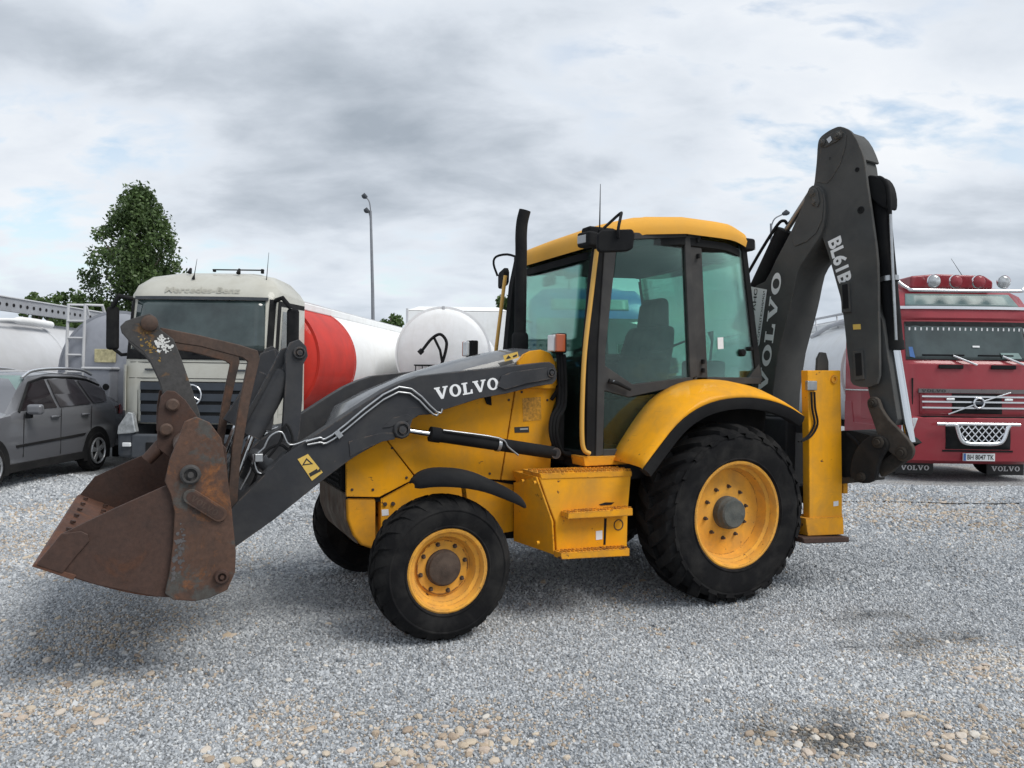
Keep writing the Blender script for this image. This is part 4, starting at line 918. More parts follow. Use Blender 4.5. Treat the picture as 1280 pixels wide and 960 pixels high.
# boom cylinder along the upper edge
b0, b1, b2 = Bp(940, 376, .13), Bp(981, 289, .13), Bp(1014, 240, .13)
dv = (b1-b0).normalized()
bc = MB().cyl(b0-dv*.3, b1, .078, 22).cyl(b1-dv*.06, b1+dv*.01, .08, 22).build('boom_cylinder', BLK, LD, smooth=40)
MB().cyl(b1-dv*.05, b2, .026, 16).build('piston_rod', mat('dull rod', (.22, .2, .18), .3, .8, var=.2), bc, smooth=40)
for k in range(2):
    MB().tube(cr([Bp(933, 345, .05+.1*k), Bp(952, 312, .05+.1*k), Bp(972, 281, .05+.1*k), Bp(980, 276, .1+.05*k), Bp(984, 280, .12)], 4), .014, 8).build('hydraulic_hose', BLK, bc, smooth=60)
# dipper: two side plates with a box between
dip_l = [(1050,158),(1040,161),(1031,166.5),(1025,172),(1022,180),(1020.5,202),(1018,226),(1016,245),(1024,285),(1031,306),(1038,328),(1050,371),(1056,412),(1058.5,440),(1062,462),(1066,481)]
dip_r = [(1096,480),(1099,440),(1098,390),(1097,328),(1091,278),(1084,231),(1080,199),(1074,182),(1069,172),(1062,163)]
dp = bplate('dipper', dip_l+dip_r, -.012, .03, BOOMG, LD, bevel=.006, sm=3)
bplate('dipper_far_plate', dip_l+dip_r, .272, .03, BOOMG, dp, bevel=.006, sm=3)
bplate('dipper_box', [(1046,178),(1066,178),(1074,204),(1080,250),(1087,300),(1091,340),(1092,480),(1068,480),(1058,420),(1050,371),(1038,328),(1026,285),(1030,240),(1028,200)], .02, .25, BOOMG, dp)
bplate('dipper_top_plate', [(1036,165.5),(1049,161.5),(1058,164),(1064,170),(1069,178),(1073,187),(1077,198),(1074,200),(1069,190),(1064,180),(1058,172),(1049,167),(1038,171)], .02, .25, BOOMG, dp)
bplate('dipper_cheek', [(1026,182),(1030,170),(1050,162),(1058,168),(1057,182),(1050,205),(1040,222),(1034,229),(1021,228)], -.017, .0045, BOOMG, dp, bevel=.003)
bplate('pin_keeper', [(1024.5,176),(1027,171),(1036,167.5),(1047,163),(1052,165),(1052,171),(1045,177),(1031,184),(1026,183)], -.028, .010, BOOMG, dp, bevel=.004)
for (a, b, r) in ((1028, 178.5, .030), (1047, 169.5, .030)): bpinf(a, b, -.03, r, dp)
bplate('keeper_tag', [(1033,174),(1038,170),(1040,175),(1036,179)], -.034, .005, STEEL, dp, bevel=0)
for (a, b, r) in ((1071.5, 212, .014), (1076, 262.5, .022), (1038, 198, .008)):
    c = Bp(a, b, -.013); MB().lathe([(.0005, .0), (r*.7, .0), (r*.75, -.004), (r*1.3, -.004), (r*1.35, .004)], c, BN, 16).build('plate_hole', BLK, dp, smooth=30)
for (q, w, hgt) in (((1056, 371), 12, 38), ((1072.5, 456), 13, 36)):
    a, b = q; fr = bplate('pocket_frame', [(a-w/2,b-hgt/2+1),(a+w/2-1,b-hgt/2),(a+w/2+1,b+hgt/2),(a-w/2+2,b+hgt/2+1)], -.030, .02, BOOMG, dp, bevel=.003)
    bplate('pocket_slot', [(a-w/2+2.5,b-hgt/2+4),(a+w/2-3,b-hgt/2+3),(a+w/2-1.5,b+hgt/2-5),(a-w/2+4,b+hgt/2-4)], -.034, .0035, BLK, fr, bevel=0)
letter(font_word('BL61B', .035), Bp(1034.5, 302, -.0145), Bp(1049, 357, -.0145), BD*1.0+Vector((0, 0, .3)), WHITE, dp, height=.125)
bplate('yellow_label', [(1066,405.5),(1075.5,405),(1076,411.5),(1066.5,412)], -.0145, .002, PRINTY, dp, bevel=0)
bplate('hose_guard', [(1083,221),(1091,219),(1099,222),(1105,231),(1108,246),(1107,260),(1101,258),(1093,252),(1086,243)], .06, .16, BLK, dp, bevel=.012, sm=2)
# extending inner dipper
ip = bplate('inner_dipper', [(1083,478),(1094,380),(1103,400),(1109,440),(1122,524),(1118,532),(1104,527),(1090,510)], .05, .19, BOOMG, LD)
# bucket cylinder with hose loop
c0, c1, c2 = Bp(1101, 245, .15), Bp(1119, 436, .15), Bp(1138, 553, .15)
kc = MB().cyl(c0, c1, .062, 22).cyl(c1-(c1-c0).normalized()*.06, c1+(c1-c0).normalized()*.01, .068, 22).build('bucket_cylinder', BLK, LD, smooth=40)
MB().cyl(c1, c2, .036, 18).build('piston_rod', CHROME, kc, smooth=40)
MB().lathe([(.075, -.02), (.075, .02)], c0+(c1-c0)*.55, (c1-c0), 20).build('pipe_band', STEEL, kc, smooth=40)
for k in range(3):
    MB().tube(cr([Bp(1086, 228, .1+.05*k), Bp(1099, 222, .08+.06*k), Bp(1109, 232, .08+.06*k), Bp(1112, 255, .07+.07*k), Bp(1113, 290, .08+.05*k), Bp(1117, 360, .1+.03*k), Bp(1120, 420, .12)], 5), .016, 8).build('hydraulic_hose', BLK, kc, smooth=60)
MB().tube([Bp(1113, 268, .07), Bp(1116, 345, .06), Bp(1120, 425, .08)], .012, 8).build('hydraulic_pipe', STEEL, kc, smooth=60)
# bucket linkage
LNK = mat('worn link steel', (.055, .046, .038), .55, var=.4, vs=9, dirt=(.03, .025, .02), dirt_amt=.4, ds=8, bump=.35, bs=35)
for o_ in (-.02, .27):
    lk = bplate('bucket_link', [(1084,508),(1084,500),(1090,496),(1097,499),(1101,510),(1110,524),(1124,538),(1136,552),(1141,563),(1137,574),(1126,577),(1118,570),(1106,560),(1096,542),(1090,524)], o_, .045, LNK, LD, bevel=.01, sm=2)
    bpinf(1091, 504, o_-.002, .035, lk, GREASE); bpinf(1127, 566, o_-.002, .045, lk, GREASE)
MB().cyl(Bp(1131, 567, .0), Bp(1131, 567, .42), .058, 20).build('link_pin_tube', LNK, LD, smooth=40)
for o_ in (.02, .22): bplate('bucket_tie_link', [(1096,585),(1101,577),(1124,560),(1136,562),(1137,572),(1110,592),(1101,597)], o_, .06, GREASE, LD, bevel=.012)
# digging bucket, curled
KB = empty('digging_bucket', parent=LD)
cur = [(1108,556),(1098,548),(1080,542),(1060,538),(1042,542),(1028,558),(1022,578),(1028,594),(1044,603),(1062,604)]
po = cr([Bp(a, b, .06) for a, b in cur], 3); ctr = Bp(1062, 575, .06)
pin_ = [p+(ctr-p).normalized()*.02 for p in po]
BKD = mat('blackened bucket steel', (.010, .010, .0105), .5, var=.4, vs=7, dirt=(.04, .033, .026), dirt_amt=.25, ds=6, bump=.3, bs=30)
MB().prism(po+pin_[::-1], BN*.5).build('bucket_shell', BKD, KB, smooth=35)
for o_ in (.05, .56): MB().prism([p+BN*(o_-.06) for p in po]+[Bp(1085, 590, o_)], BN*.018).build('bucket_side', BKD, KB, bevel=.004)
for o_ in (-.02, .26):
    ea = bplate('bucket_ear', [(1072,603),(1064,597),(1062,586),(1068,564),(1078,551),(1090,544),(1101,545),(1108,552),(1108,561),(1101,572),(1096,585),(1094,598),(1084,604)], o_-.04, .05, BKD, KB, bevel=.012, sm=2)
    bpinf(1098, 553, o_-.042, .045, ea, GREASE); bpinf(1077, 596, o_-.042, .035, ea, GREASE)
MB().tube(cr([Bp(1054, 540, .2), Bp(1062, 545, .0), Bp(1075, 560, -.02), Bp(1070, 590, .05)], 4), .014, 8).build('grease_hose', BLK, KB)
for k in range(4):
    t = Bp(1062, 604, -.05+k*.14); MB().prism([t, t+BN*.06, t+BN*.05+Vector((0, .16, -.03)), t+BN*.01+Vector((0, .16, -.03))], (0, 0, .05)).build('bucket_tooth', GREASE, KB, bevel=.006)

# ================================================================== BACKGROUND VEHICLES
TG = mat('dark vehicle glass', (.04, .058, .058), .05, var=.5, vs=1.5, coat=.3, spec=.6)
TGL = mat('pale vehicle glass', (.20, .28, .27), .3, var=.25, vs=2, spec=.3)
BEIGE = mat('cream cab paint', (.46, .455, .405), .35, var=.04, vs=2, dirt=(.35, .33, .27), dirt_amt=.2, coat=.4, streak=.15)
RED = mat('dark red cab paint', (.27, .016, .027), .3, var=.08, vs=2, coat=.6, dirt=(.26, .05, .055), dirt_amt=.15)
BLUE = mat('blue cab paint', (.035, .12, .33), .35, var=.08, coat=.4)
PGREY = mat('grey bumper plastic', (.055, .063, .075), .55, var=.15, dirt=(.12, .12, .12), dirt_amt=.3)
GRL = mat('dark slate grille', (.032, .04, .052), .45, var=.2)
TANKW = mat('white tank paint', (.80, .81, .81), .42, var=.04, vs=1.5, dirt=(.6, .59, .56), dirt_amt=.25, ds=1.5, streak=.2, coat=.1)
TANKR = mat('red tank paint', (.52, .022, .010), .35, var=.08, vs=2, dirt=(.3, .02, .015), dirt_amt=.3, coat=.15)
ALU = mat('aluminium tank skin', (.56, .57, .59), .4, .2, var=.08, vs=2, dirt=(.5, .5, .5), dirt_amt=.35, ds=1.6)
ALUD = mat('weathered aluminium end', (.33, .345, .385), .45, .1, var=.15, vs=2, dirt=(.22, .23, .26), dirt_amt=.5, ds=2)
BARS = mat('polished bar', (.75, .76, .78), .15, .9, var=.05)
SUVP = mat('silver grey car paint', (.135, .138, .15), .2, .15, var=.01, coat=1.)
SUVG = mat('tinted car glass', (.018, .014, .016), .05, var=.3, coat=.4)
ALLOY = mat('alloy rim', (.45, .46, .47), .3, .7, var=.08)
SIGNY = mat('faded plate', (.42, .38, .22), .6, var=.4, vs=12)
PLATEW = mat('number plate white', (.7, .71, .72), .4, var=.03)
def at_cam(name, xr, Z, a=0.):
    p = CAM+RH*xr+FH*Z; p.z = float(ground_z(p.x, p.y)); return empty(name, p, -YAW-a)
def B(name, c, d, mt, parent, bevel=.01, **k): return MB().box(c, d).build(name, mt, parent, bevel=bevel, **k)
def simple_wheel(parent, c, R, w, rm, sx, name='wheel', tyre=None):
    wl = empty(name, parent=parent); wl.location = c
    MB().lathe([(R*.60, -w*.42), (R*.64, -w*.5), (R*.85, -w*.5), (R*.97, -w*.4), (R, -w*.25), (R, w*.25), (R*.97, w*.4), (R*.85, w*.5), (R*.6, w*.42)], (0, 0, 0), (1, 0, 0), 36).build('tyre', TYRE, wl, smooth=40)
    MB().lathe([(R*.62, sx*w*.44), (R*.6, sx*w*.3), (R*.5, sx*w*.12), (R*.3, sx*w*.18), (R*.28, sx*w*.36), (.001, sx*w*.38)], (0, 0, 0), (1, 0, 0), 30).build('rim', rm, wl, smooth=35)
    return wl
class Cab:
    """truck cab: front profile y(z), body lofted across its width"""
    def __init__(s, root, prof, roofcap, hw, paint, back=2.2, bulge=.10):
        s.root, s.prof, s.hw, s.bulge = root, prof, hw, bulge
        xs = [-1, -.985, -.93, -.8, -.5, 0, .5, .8, .93, .985, 1]; rings = []
        for u in xs:
            e = 1-(1-abs(u))**.5 if abs(u) > .8 else 0
            cap = roofcap[0]+(roofcap[1]-roofcap[0])*(1-max(0, (abs(u)-.5)/.5)**2.6)
            ring = []
            for y, z in prof: ring.append((u*hw, y+bulge*abs(u)**4+.12*max(0, abs(u)-.93)/.07*.6, min(z, cap)))
            for y, z in ((back-.12, roofcap[1]-.02), (back, roofcap[1]-.25), (back, prof[0][1])): ring.append((u*hw, y, min(z, cap-.01)))
            rings.append(ring)
        s.body = MB().loft(rings).build('cab_body', paint, root, smooth=40)
    def fy(s, z):
        p = s.prof
        for (y0, z0), (y1, z1) in zip(p, p[1:]):
            if z0 <= z <= z1: return y0+(y1-y0)*(z-z0)/(z1-z0+1e-9)
        return p[-1][0]
    def at(s, x, z, off=.012): return Vector((x, s.fy(z)+s.bulge*abs(x/s.hw)**4+.12*max(0, abs(x/s.hw)-.93)/.07*.6-off, z))
    def patch(s, name, x0, x1, z0, z1, mt, parent=None, off=.012, nx=12, nz=6, taper=0.):
        rows = []
        for j in range(nz+1):
            z = z0+(z1-z0)*j/nz; k = 1-taper*j/nz
            rows.append([s.at(x0*k+(x1-x0)*k*i/nx, z, off) for i in range(nx+1)])
        o = MB().loft(rows, closed=False, cap=False).build(name, mt, parent or s.root, smooth=40)
        q = o.modifiers.new('t', 'SOLIDIFY'); q.thickness = .012; return o
    def bar(s, name, x0, x1, z, h, mt, parent=None, off=.03, d=.03, n=8):
        mb = MB(); rings = []
        for i in range(n+1):
            p = s.at(x0+(x1-x0)*i/n, z, off); rings.append([p+Vector((0, 0, -h/2)), p+Vector((0, d, -h/2)), p+Vector((0, d, h/2)), p+Vector((0, 0, h/2))])
        return mb.loft(rings).build(name, mt, parent or s.root, smooth=30)
def sideprism(name, pts, x, th, mt, parent, bevel=.006): return MB().prism([Vector((x, a, b)) for a, b in pts], (th, 0, 0)).build(name, mt, parent, bevel=bevel)

# ---- cream truck
def cream_truck():
    r = at_cam('truck_tractor', -5.16, 12.35, .0); tag(r, 'cream truck cab with dark grey grille behind the rusty bucket', 'truck', 'trucks parked in the back row')
    c = Cab(r, [(.12, .85), (.06, .9), (.04, 1.56), (.10, 1.98), (.26, 2.90), (.30, 3.0), (.40, 3.15), (.62, 3.32), (1.0, 3.44), (1.4, 3.48)], (3.06, 3.49), 1.22, BEIGE, back=2.08)
    c.patch('windscreen', -1.09, 1.09, 2.07, 2.90, TG, taper=.03, nz=8)
    c.patch('windscreen_surround', -1.13, 1.13, 1.91, 2.08, BLK)
    for s in (-1, 1):
        c.patch('corner_pillar', s*1.12 if s > 0 else -1.205, s*1.205 if s > 0 else -1.12, 1.91, 2.93, BLK, nx=3)
        sideprism('door_pillar', [(.30, 2.0), (.46, 2.92), (2.05, 2.98), (2.05, 2.9), (.62, 2.84), (.46, 2.0)], s*1.217, s*.012, BLK, r)
        d = sideprism('door', [(.5, 1.0), (.5, 2.1), (.64, 2.82), (1.45, 2.84), (1.45, 1.0)], s*1.217, s*.008, BEIGE, r)
        sideprism('door_glass', [(.60, 2.12), (.70, 2.76), (1.38, 2.78), (1.38, 2.12)], s*1.227, s*.006, TG, d)
        B('door_handle', (s*1.235, 1.3, 1.75), (.03, .2, .05), BLK, d)
        m_ = B('mirror', (s*1.50, .35, 2.42), (.20, .12, .72), BLK, r, bevel=.05)
        MB().tube([(s*1.2, .4, 2.92), (s*1.35, .25, 2.95), (s*1.48, .3, 2.78)], .04, 8).build('mirror_arm', BLK, m_, smooth=50)
        MB().tube([(s*1.2, .45, 2.0), (s*1.35, .35, 1.98), (s*1.48, .35, 2.08)], .03, 8).build('mirror_arm', BLK, m_, smooth=50)
        hl = sideprism('bumper_corner', [(.0, .30), (-.02, .58), (.0, .86), (1.4, .86), (1.4, .30)], s*.96, s*.27, PGREY, r, bevel=.06)
        MB().prism([Vector((s*x, -.055+.10*max(0, x-1.0), z)) for x, z in ((.90, .72), (.96, 1.03), (1.04, 1.05), (1.20, .82), (1.22, .68), (1.0, .70))], (0, .12, 0)).build('headlight', mat('clear headlamp', (.42, .44, .45), .1, .3, var=.35, vs=14, coat=.8), r, bevel=.02)
        B('fog_lamp', (s*1.05, -.045, .52), (.14, .04, .07), LENS, hl, bevel=.015)
        c.bar('wind_deflector', s*1.14, s*1.21, 1.44, .75, BEIGE, off=.05, n=2)
        simple_wheel(r, (s*1.0, 1.2, .5), .5, .3, PGREY, s)
        simple_wheel(r, (s*.98, 4.6, .5), .5, .5, PGREY, s)
    g = c.patch('grille', -.88, .88, .68, 1.55, BLK, off=.01)
    for k in range(5):
        h = .12; z = .76+k*.178
        c.bar('grille_slat', -.88, .88, z, h, GRL, g, off=.035, d=.03)
    B('bumper', (0, .04, .49), (2.0, .14, .40), PGREY, r, bevel=.04)
    B('bumper_slot', (0, -.032, .48), (1.5, .02, .16), BLK, r)
    em = empty('grille_emblem', parent=r); cz = Vector((-.04, c.fy(1.33)-.055, 1.33))
    MB().tube([cz+Vector((math.cos(t)*.17, 0, math.sin(t)*.17)) for t in np.linspace(0, 2*math.pi, 33)], .014, 8, cap=False).build('emblem_ring', BARS, em, smooth=60)
    for k in range(3):
        t = math.pi/2+k*2.094; MB().tube([cz, cz+Vector((math.cos(t)*.165, 0, math.sin(t)*.165))], [.02, .006], 6).build('emblem_point', BARS, em)
    v, f, asp = font_word('Mercedes-Benz', .01)
    obj('roof_lettering', [c.at(-.62+1.24*x, 3.025+.10*y, .02) for x, y in v], f, mat('raised cream lettering', (.36, .35, .30), .4), r)
    c.bar('sun_visor_edge', -1.1, 1.1, 2.93, .05, PGREY, off=.05)
    lb = B('roof_rack', (.35, 1.0, 3.505), (.9, .05, .02), BLK, r); B('rack_foot', (-.07, 1.0, 3.485), (.05, .05, .04), BLK, lb); B('rack_foot', (.77, 1.0, 3.485), (.05, .05, .08), BLK, lb)
    for (x, y, z, h) in ((-.25, .55, 3.28, .35), (.95, .6, 3.14, .62)):
        MB().tube([(x, y, z), (x+.01, y+.02, z+.08), (x+.04, y+.05, z+h)], [.03, .008, .003], 8).build('aerial', BLK, r)
    for x in (-1.05, 1.05): MB().tube([(x*.4, .8, 3.42), (x*.4, .85, 3.5)], [.04, .02], 8).build('roof_horn', BLK, r)
    sw_ = MB().tube([Vector((.55, .62, 2.14))+Vector((math.cos(t)*.2, .04, math.sin(t)*.12)) for t in np.linspace(0, math.pi, 12)], .012, 6).build('steering_wheel', PGREY, r)
    for x0, x1 in ((-.9, -.15), (-.05, .7)):
        w = MB().tube([c.at(x0, 2.02, .03), c.at((x0+x1)/2, 2.10, .035), c.at(x1, 2.13, .03)], .012, 6).build('wiper', BLK, r)
    for z in (1.60, 1.86): c.bar('panel_gap', -1.1, 1.1, z, .010, BLK, off=.004, d=.006)
    for x in (-.94, .94): c.bar('panel_gap', x-.004, x+.004, 1.2, .62, BLK, off=.004, d=.006, n=1)
    for x in (-.7, .7): c.bar('front_handle', x-.12, x+.12, 1.74, .03, PGREY, off=.03)
    for s in (-1, 1):
        for z in (.5, .85): B('cab_step', (s*1.2, .6, z-.05), (.1, .4, .05), BLK, r)
        sideprism('door_gap', [(.488, .95), (.498, .95), (.498, 2.1), (.488, 2.1)], s*1.217, s*.004, BLK, r, bevel=0); sideprism('door_gap', [(1.452, .95), (1.462, .95), (1.462, 2.8), (1.452, 2.8)], s*1.217, s*.004, BLK, r, bevel=0)
    B('chassis', (0, 3.6, .85), (.9, 4.2, .25), BLK, r)
    return r
CT = cream_truck()

# ---- tank trailers
def tank(name, xr, Z, a, y0, segs, r0, zc, endm, label, label2=None, walk=True, wheels=(), ribs=()):
    r = at_cam(name, xr, Z, a); tag(r, label, 'tank trailer', 'tank trailers in the back row')
    y = y0; first = True
    for (L_, mt) in segs:
        prof = [(r0, 0), (r0, L_)]
        sh = MB().lathe(prof, (0, y, zc), (0, 1, 0), 64).build('tank_shell', mt, r, smooth=50)
        MB().lathe([(r0+.005, -.03), (r0+.018, -.02), (r0+.018, .02), (r0+.005, .03)], (0, y+L_, zc), (0, 1, 0), 64).build('ring_seam', mt, sh, smooth=50)
        y += L_
    dish = [(r0, 0), (r0*.97, -.07), (r0*.85, -.15), (r0*.6, -.23), (r0*.3, -.275), (.001, -.29)]
    MB().lathe(dish, (0, y0, zc), (0, 1, 0), 64).build('tank_end', endm, r, smooth=60)
    MB().lathe([(r0-.02, -.05), (r0+.03, -.05), (r0+.03, .05), (r0, .05)], (0, y0, zc), (0, 1, 0), 64).build('end_ring', endm, r, smooth=40)
    MB().lathe([(q, -h) for q, h in dish], (0, y, zc), (0, 1, 0), 64).build('tank_end', segs[-1][1], r, smooth=60)
    for yy in ribs:
        MB().lathe([(r0+.002, -.04), (r0+.02, -.03), (r0+.02, .03), (r0+.002, .04)], (0, yy, zc), (0, 1, 0), 64).build('ring_seam', segs[-1][1], r, smooth=40)
    Lt = y-y0
    if walk:
        w = B('walkway', (0, y0+Lt/2, zc+r0+.05), (.7, Lt-.3, .06), ALU, r)
        for s in (-1, 1): B('walkway_edge', (s*.55, y0+Lt/2, zc+r0*.93), (.10, Lt-.2, .16), segs[-1][1], w, bevel=.03)
    for yy in wheels:
        for s in (-1, 1): simple_wheel(r, (s*.98, yy, .48), .48, .38, PGREY, s)
    B('chassis', (0, y0+Lt/2, max(.8, zc-r0-.05)), (.9, Lt, .22), BLK, r)
    for s in (-1, 1): B('support_leg', (s*.5, y0+.8, .45), (.12, .12, .9), BLK, r)
    return r
T1 = tank('tank_trailer', -5.12, 12.5, .118, 2.25, [(2.15, TANKR), (10.95, TANKW)], 1.17, 1.98, TANKR, 'red and white tank trailer behind the cream truck cab', wheels=(10.5, 11.9, 13.3), ribs=(8.9, 11.8))
for s in (1,):
    B('red_lower_band', (s*1.03, 7.6, 1.5), (.25, 6, .12), TANKR, T1, bevel=.03)
    MB().lathe([(1.172, -.05), (1.186, -.04), (1.186, .04), (1.172, .05)], (0, 4.42, 1.98), (0, 1, 0), 64).build('white_band', TANKW, T1, smooth=40)
T2 = tank('tank_trailer', -7.5, 14.6, .02, 0, [(10, ALU)], 1.15, 1.69, ALUD, 'silver tank trailer with ladder on its end, left of the cream truck', wheels=(6.5, 7.9), walk=False)
lad = empty('ladder', parent=T2)
for x in (-.90, -.58): MB().tube([(x, -.22, .8), (x, -.24, 2.0), (x, -.2, 2.96), (x+.16, .1, 2.98), (x+.16, .2, 2.8)], .03, 8).build('ladder_rail', ALU, lad)
for k in range(6): MB().cyl((-.90, -.23, 1.05+k*.32), (-.58, -.23, 1.05+k*.32), .022, 8).build('ladder_rung', ALU, lad)
B('dirty_plate', (-.12, -.32, 2.0), (.40, .03, .25), SIGNY, T2)
bx = B('valve_box', (-.14, -.42, 1.44), (.5, .3, .62), ALUD, T2, bevel=.03); B('box_lid', (-.14, -.42, 1.76), (.56, .36, .05), ALU, bx, bevel=.02)
for x in (-.28, -.12, .04): MB().cyl((x, -.58, 1.42), (x, -.555, 1.42), .06, 14).build('coupling', BLK, bx)
T3 = tank('tank_trailer', -10.5, 9.5, .0, 0, [(4.2, ALU), (9, ALU)], 1.15, 1.60, ALUD, 'silver tank trailer with perforated walkway at the left edge', wheels=(8.5, 9.9), walk=False, ribs=(6.6,))
wk = B('walkway_side', (.62, 6.5, 2.99), (.06, 13, .27), mat('weathered walkway plate', (.33, .34, .36), .55, .2, var=.12), T3); mbh = MB()
for k in range(60): mbh.cyl((.66, .3+k*.21, 2.99), (.648, .3+k*.21, 2.99), .035, 8)
o = mbh.build('walkway_holes', BLK, wk); o['kind'] = 'stuff'
B('walkway_top', (.3, 6.5, 3.135), (.75, 13, .03), ALU, T3)
MB().tube(cr([(.72, 4.6, 2.62), (.77, 5.2, 2.68), (.74, 5.9, 2.70), (.75, 6.6, 2.68)], 4), [.035]*6+[.075]*7, 10).build('vapour_arm', TANKW, T3, smooth=50)

T4 = tank('tanker_truck', -1.63, 18, 0., 0, [(8, TANKW)], 1.10, 2.22, TANKW, 'white tanker seen end on with a black hose coil, beside the exhaust pipe', wheels=(1.4, 6.), walk=False)
T4['category'] = 'tanker'
B('top_hatch_rib', (0, -.05, 3.27), (.06, .06, .18), ALU, T4)
bk = empty('hose_basket', parent=T4)
for z in (1.72, 1.95):
    for (c_, d_) in (((-.05, -.7, z), (1.1, .03, .03)), ((-.05, -.3, z), (1.1, .03, .03)), ((-.58, -.5, z), (.03, .4, .03)), ((.48, -.5, z), (.03, .4, .03))): B('basket_rail', c_, d_, BLK, bk, bevel=0)
B('basket_panel', (-.05, -.5, 1.74), (1.08, .42, .2), ALUD, bk)
for k in range(8): B('basket_post', (-.56+k*.15, -.705, 1.83), (.02, .02, .25), BLK, bk, bevel=0)
MB().tube(cr([(-.42, -.6, 2.3), (-.22, -.62, 2.55), (-.02, -.62, 2.66), (.12, -.6, 2.5), (.1, -.6, 2.25), (0, -.55, 1.95), (-.1, -.5, 1.8)], 5), .035, 8).build('hose', BLK, bk, smooth=60)
MB().tube([(-.18, -.6, 2.62), (-.02, -.6, 2.3), (.05, -.55, 1.9)], .03, 8).build('filling_arm', BLK, bk)
MB().tube([(-.42, -.6, 2.3), (-.5, -.6, 2.22)], .06, 8).build('nozzle', BLK, bk)

# ---- white box body behind the tanker
wb = at_cam('box_trailer', -2.45, 27, .0); tag(wb, 'white box body standing behind the white tanker', 'box trailer')
B('box_body', (.5, 1.5, 2.75), (3.6, 3, 2.6), TANKW, wb, bevel=.04); MB().prism([(-1.32, 0, 4.06), (2.32, 0, 4.06), (1.9, .2, 4.22), (-.9, .2, 4.22)], (0, 2.8, 0)).build('box_roof', TANKW, wb)
B('corner_post', (-1.29, 0, 2.78), (.08, .08, 2.7), ALU, wb); B('chassis', (.5, 1.5, 1.2), (3.2, 2.6, .3), BLK, wb)
for s in (-1, 1): simple_wheel(wb, (.5+s*1.2, 1.0, .5), .5, .4, PGREY, s)

# ---- blue truck seen through the cab glass
def blue_truck():
    r = at_cam('truck_tractor', 1.58, 15.3, .0); tag(r, 'blue truck cab seen through the windows of the loader cab', 'truck', 'trucks parked in the back row')
    c = Cab(r, [(.12, .9), (.05, 1.0), (.04, 1.7), (.10, 2.05), (.30, 2.95), (.36, 3.1), (.5, 3.35), (.8, 3.55), (1.3, 3.66)], (3.3, 3.67), 1.24, BLUE)
    c.patch('windscreen', -1.1, 1.1, 2.1, 2.92, TG); c.patch('upper_window', -.8, .8, 3.1, 3.33, TGL)
    g = c.patch('grille', -.9, .9, 1.1, 1.8, BLK)
    for k in range(4): c.bar('grille_slat', -.88, .88, 1.2+k*.16, .07, BARS, g)
    B('bumper', (0, .0, .65), (2.5, .16, .5), PGREY, r, bevel=.05)
    for s in (-1, 1):
        B('headlight', (s*.98, -.08, .85), (.4, .05, .2), LENS, r, bevel=.03); m_ = B('mirror', (s*1.45, .3, 2.5), (.2, .12, .6), BLK, r, bevel=.04); MB().tube([(s*1.2, .4, 2.85), (s*1.45, .3, 2.85)], .03, 6).build('mirror_arm', BLK, m_)
        simple_wheel(r, (s*1.0, 1.2, .5), .5, .3, PGREY, s)
        MB().tube([(s*.4, .9, 3.58), (s*.4, .9, 3.95)], [.02, .004], 6).build('aerial', BLK, r)
    B('chassis', (0, 3.4, .85), (.9, 4, .25), BLK, r)
    for s in (-1, 1): simple_wheel(r, (s*.98, 4.4, .5), .5, .5, PGREY, s)
blue_truck()

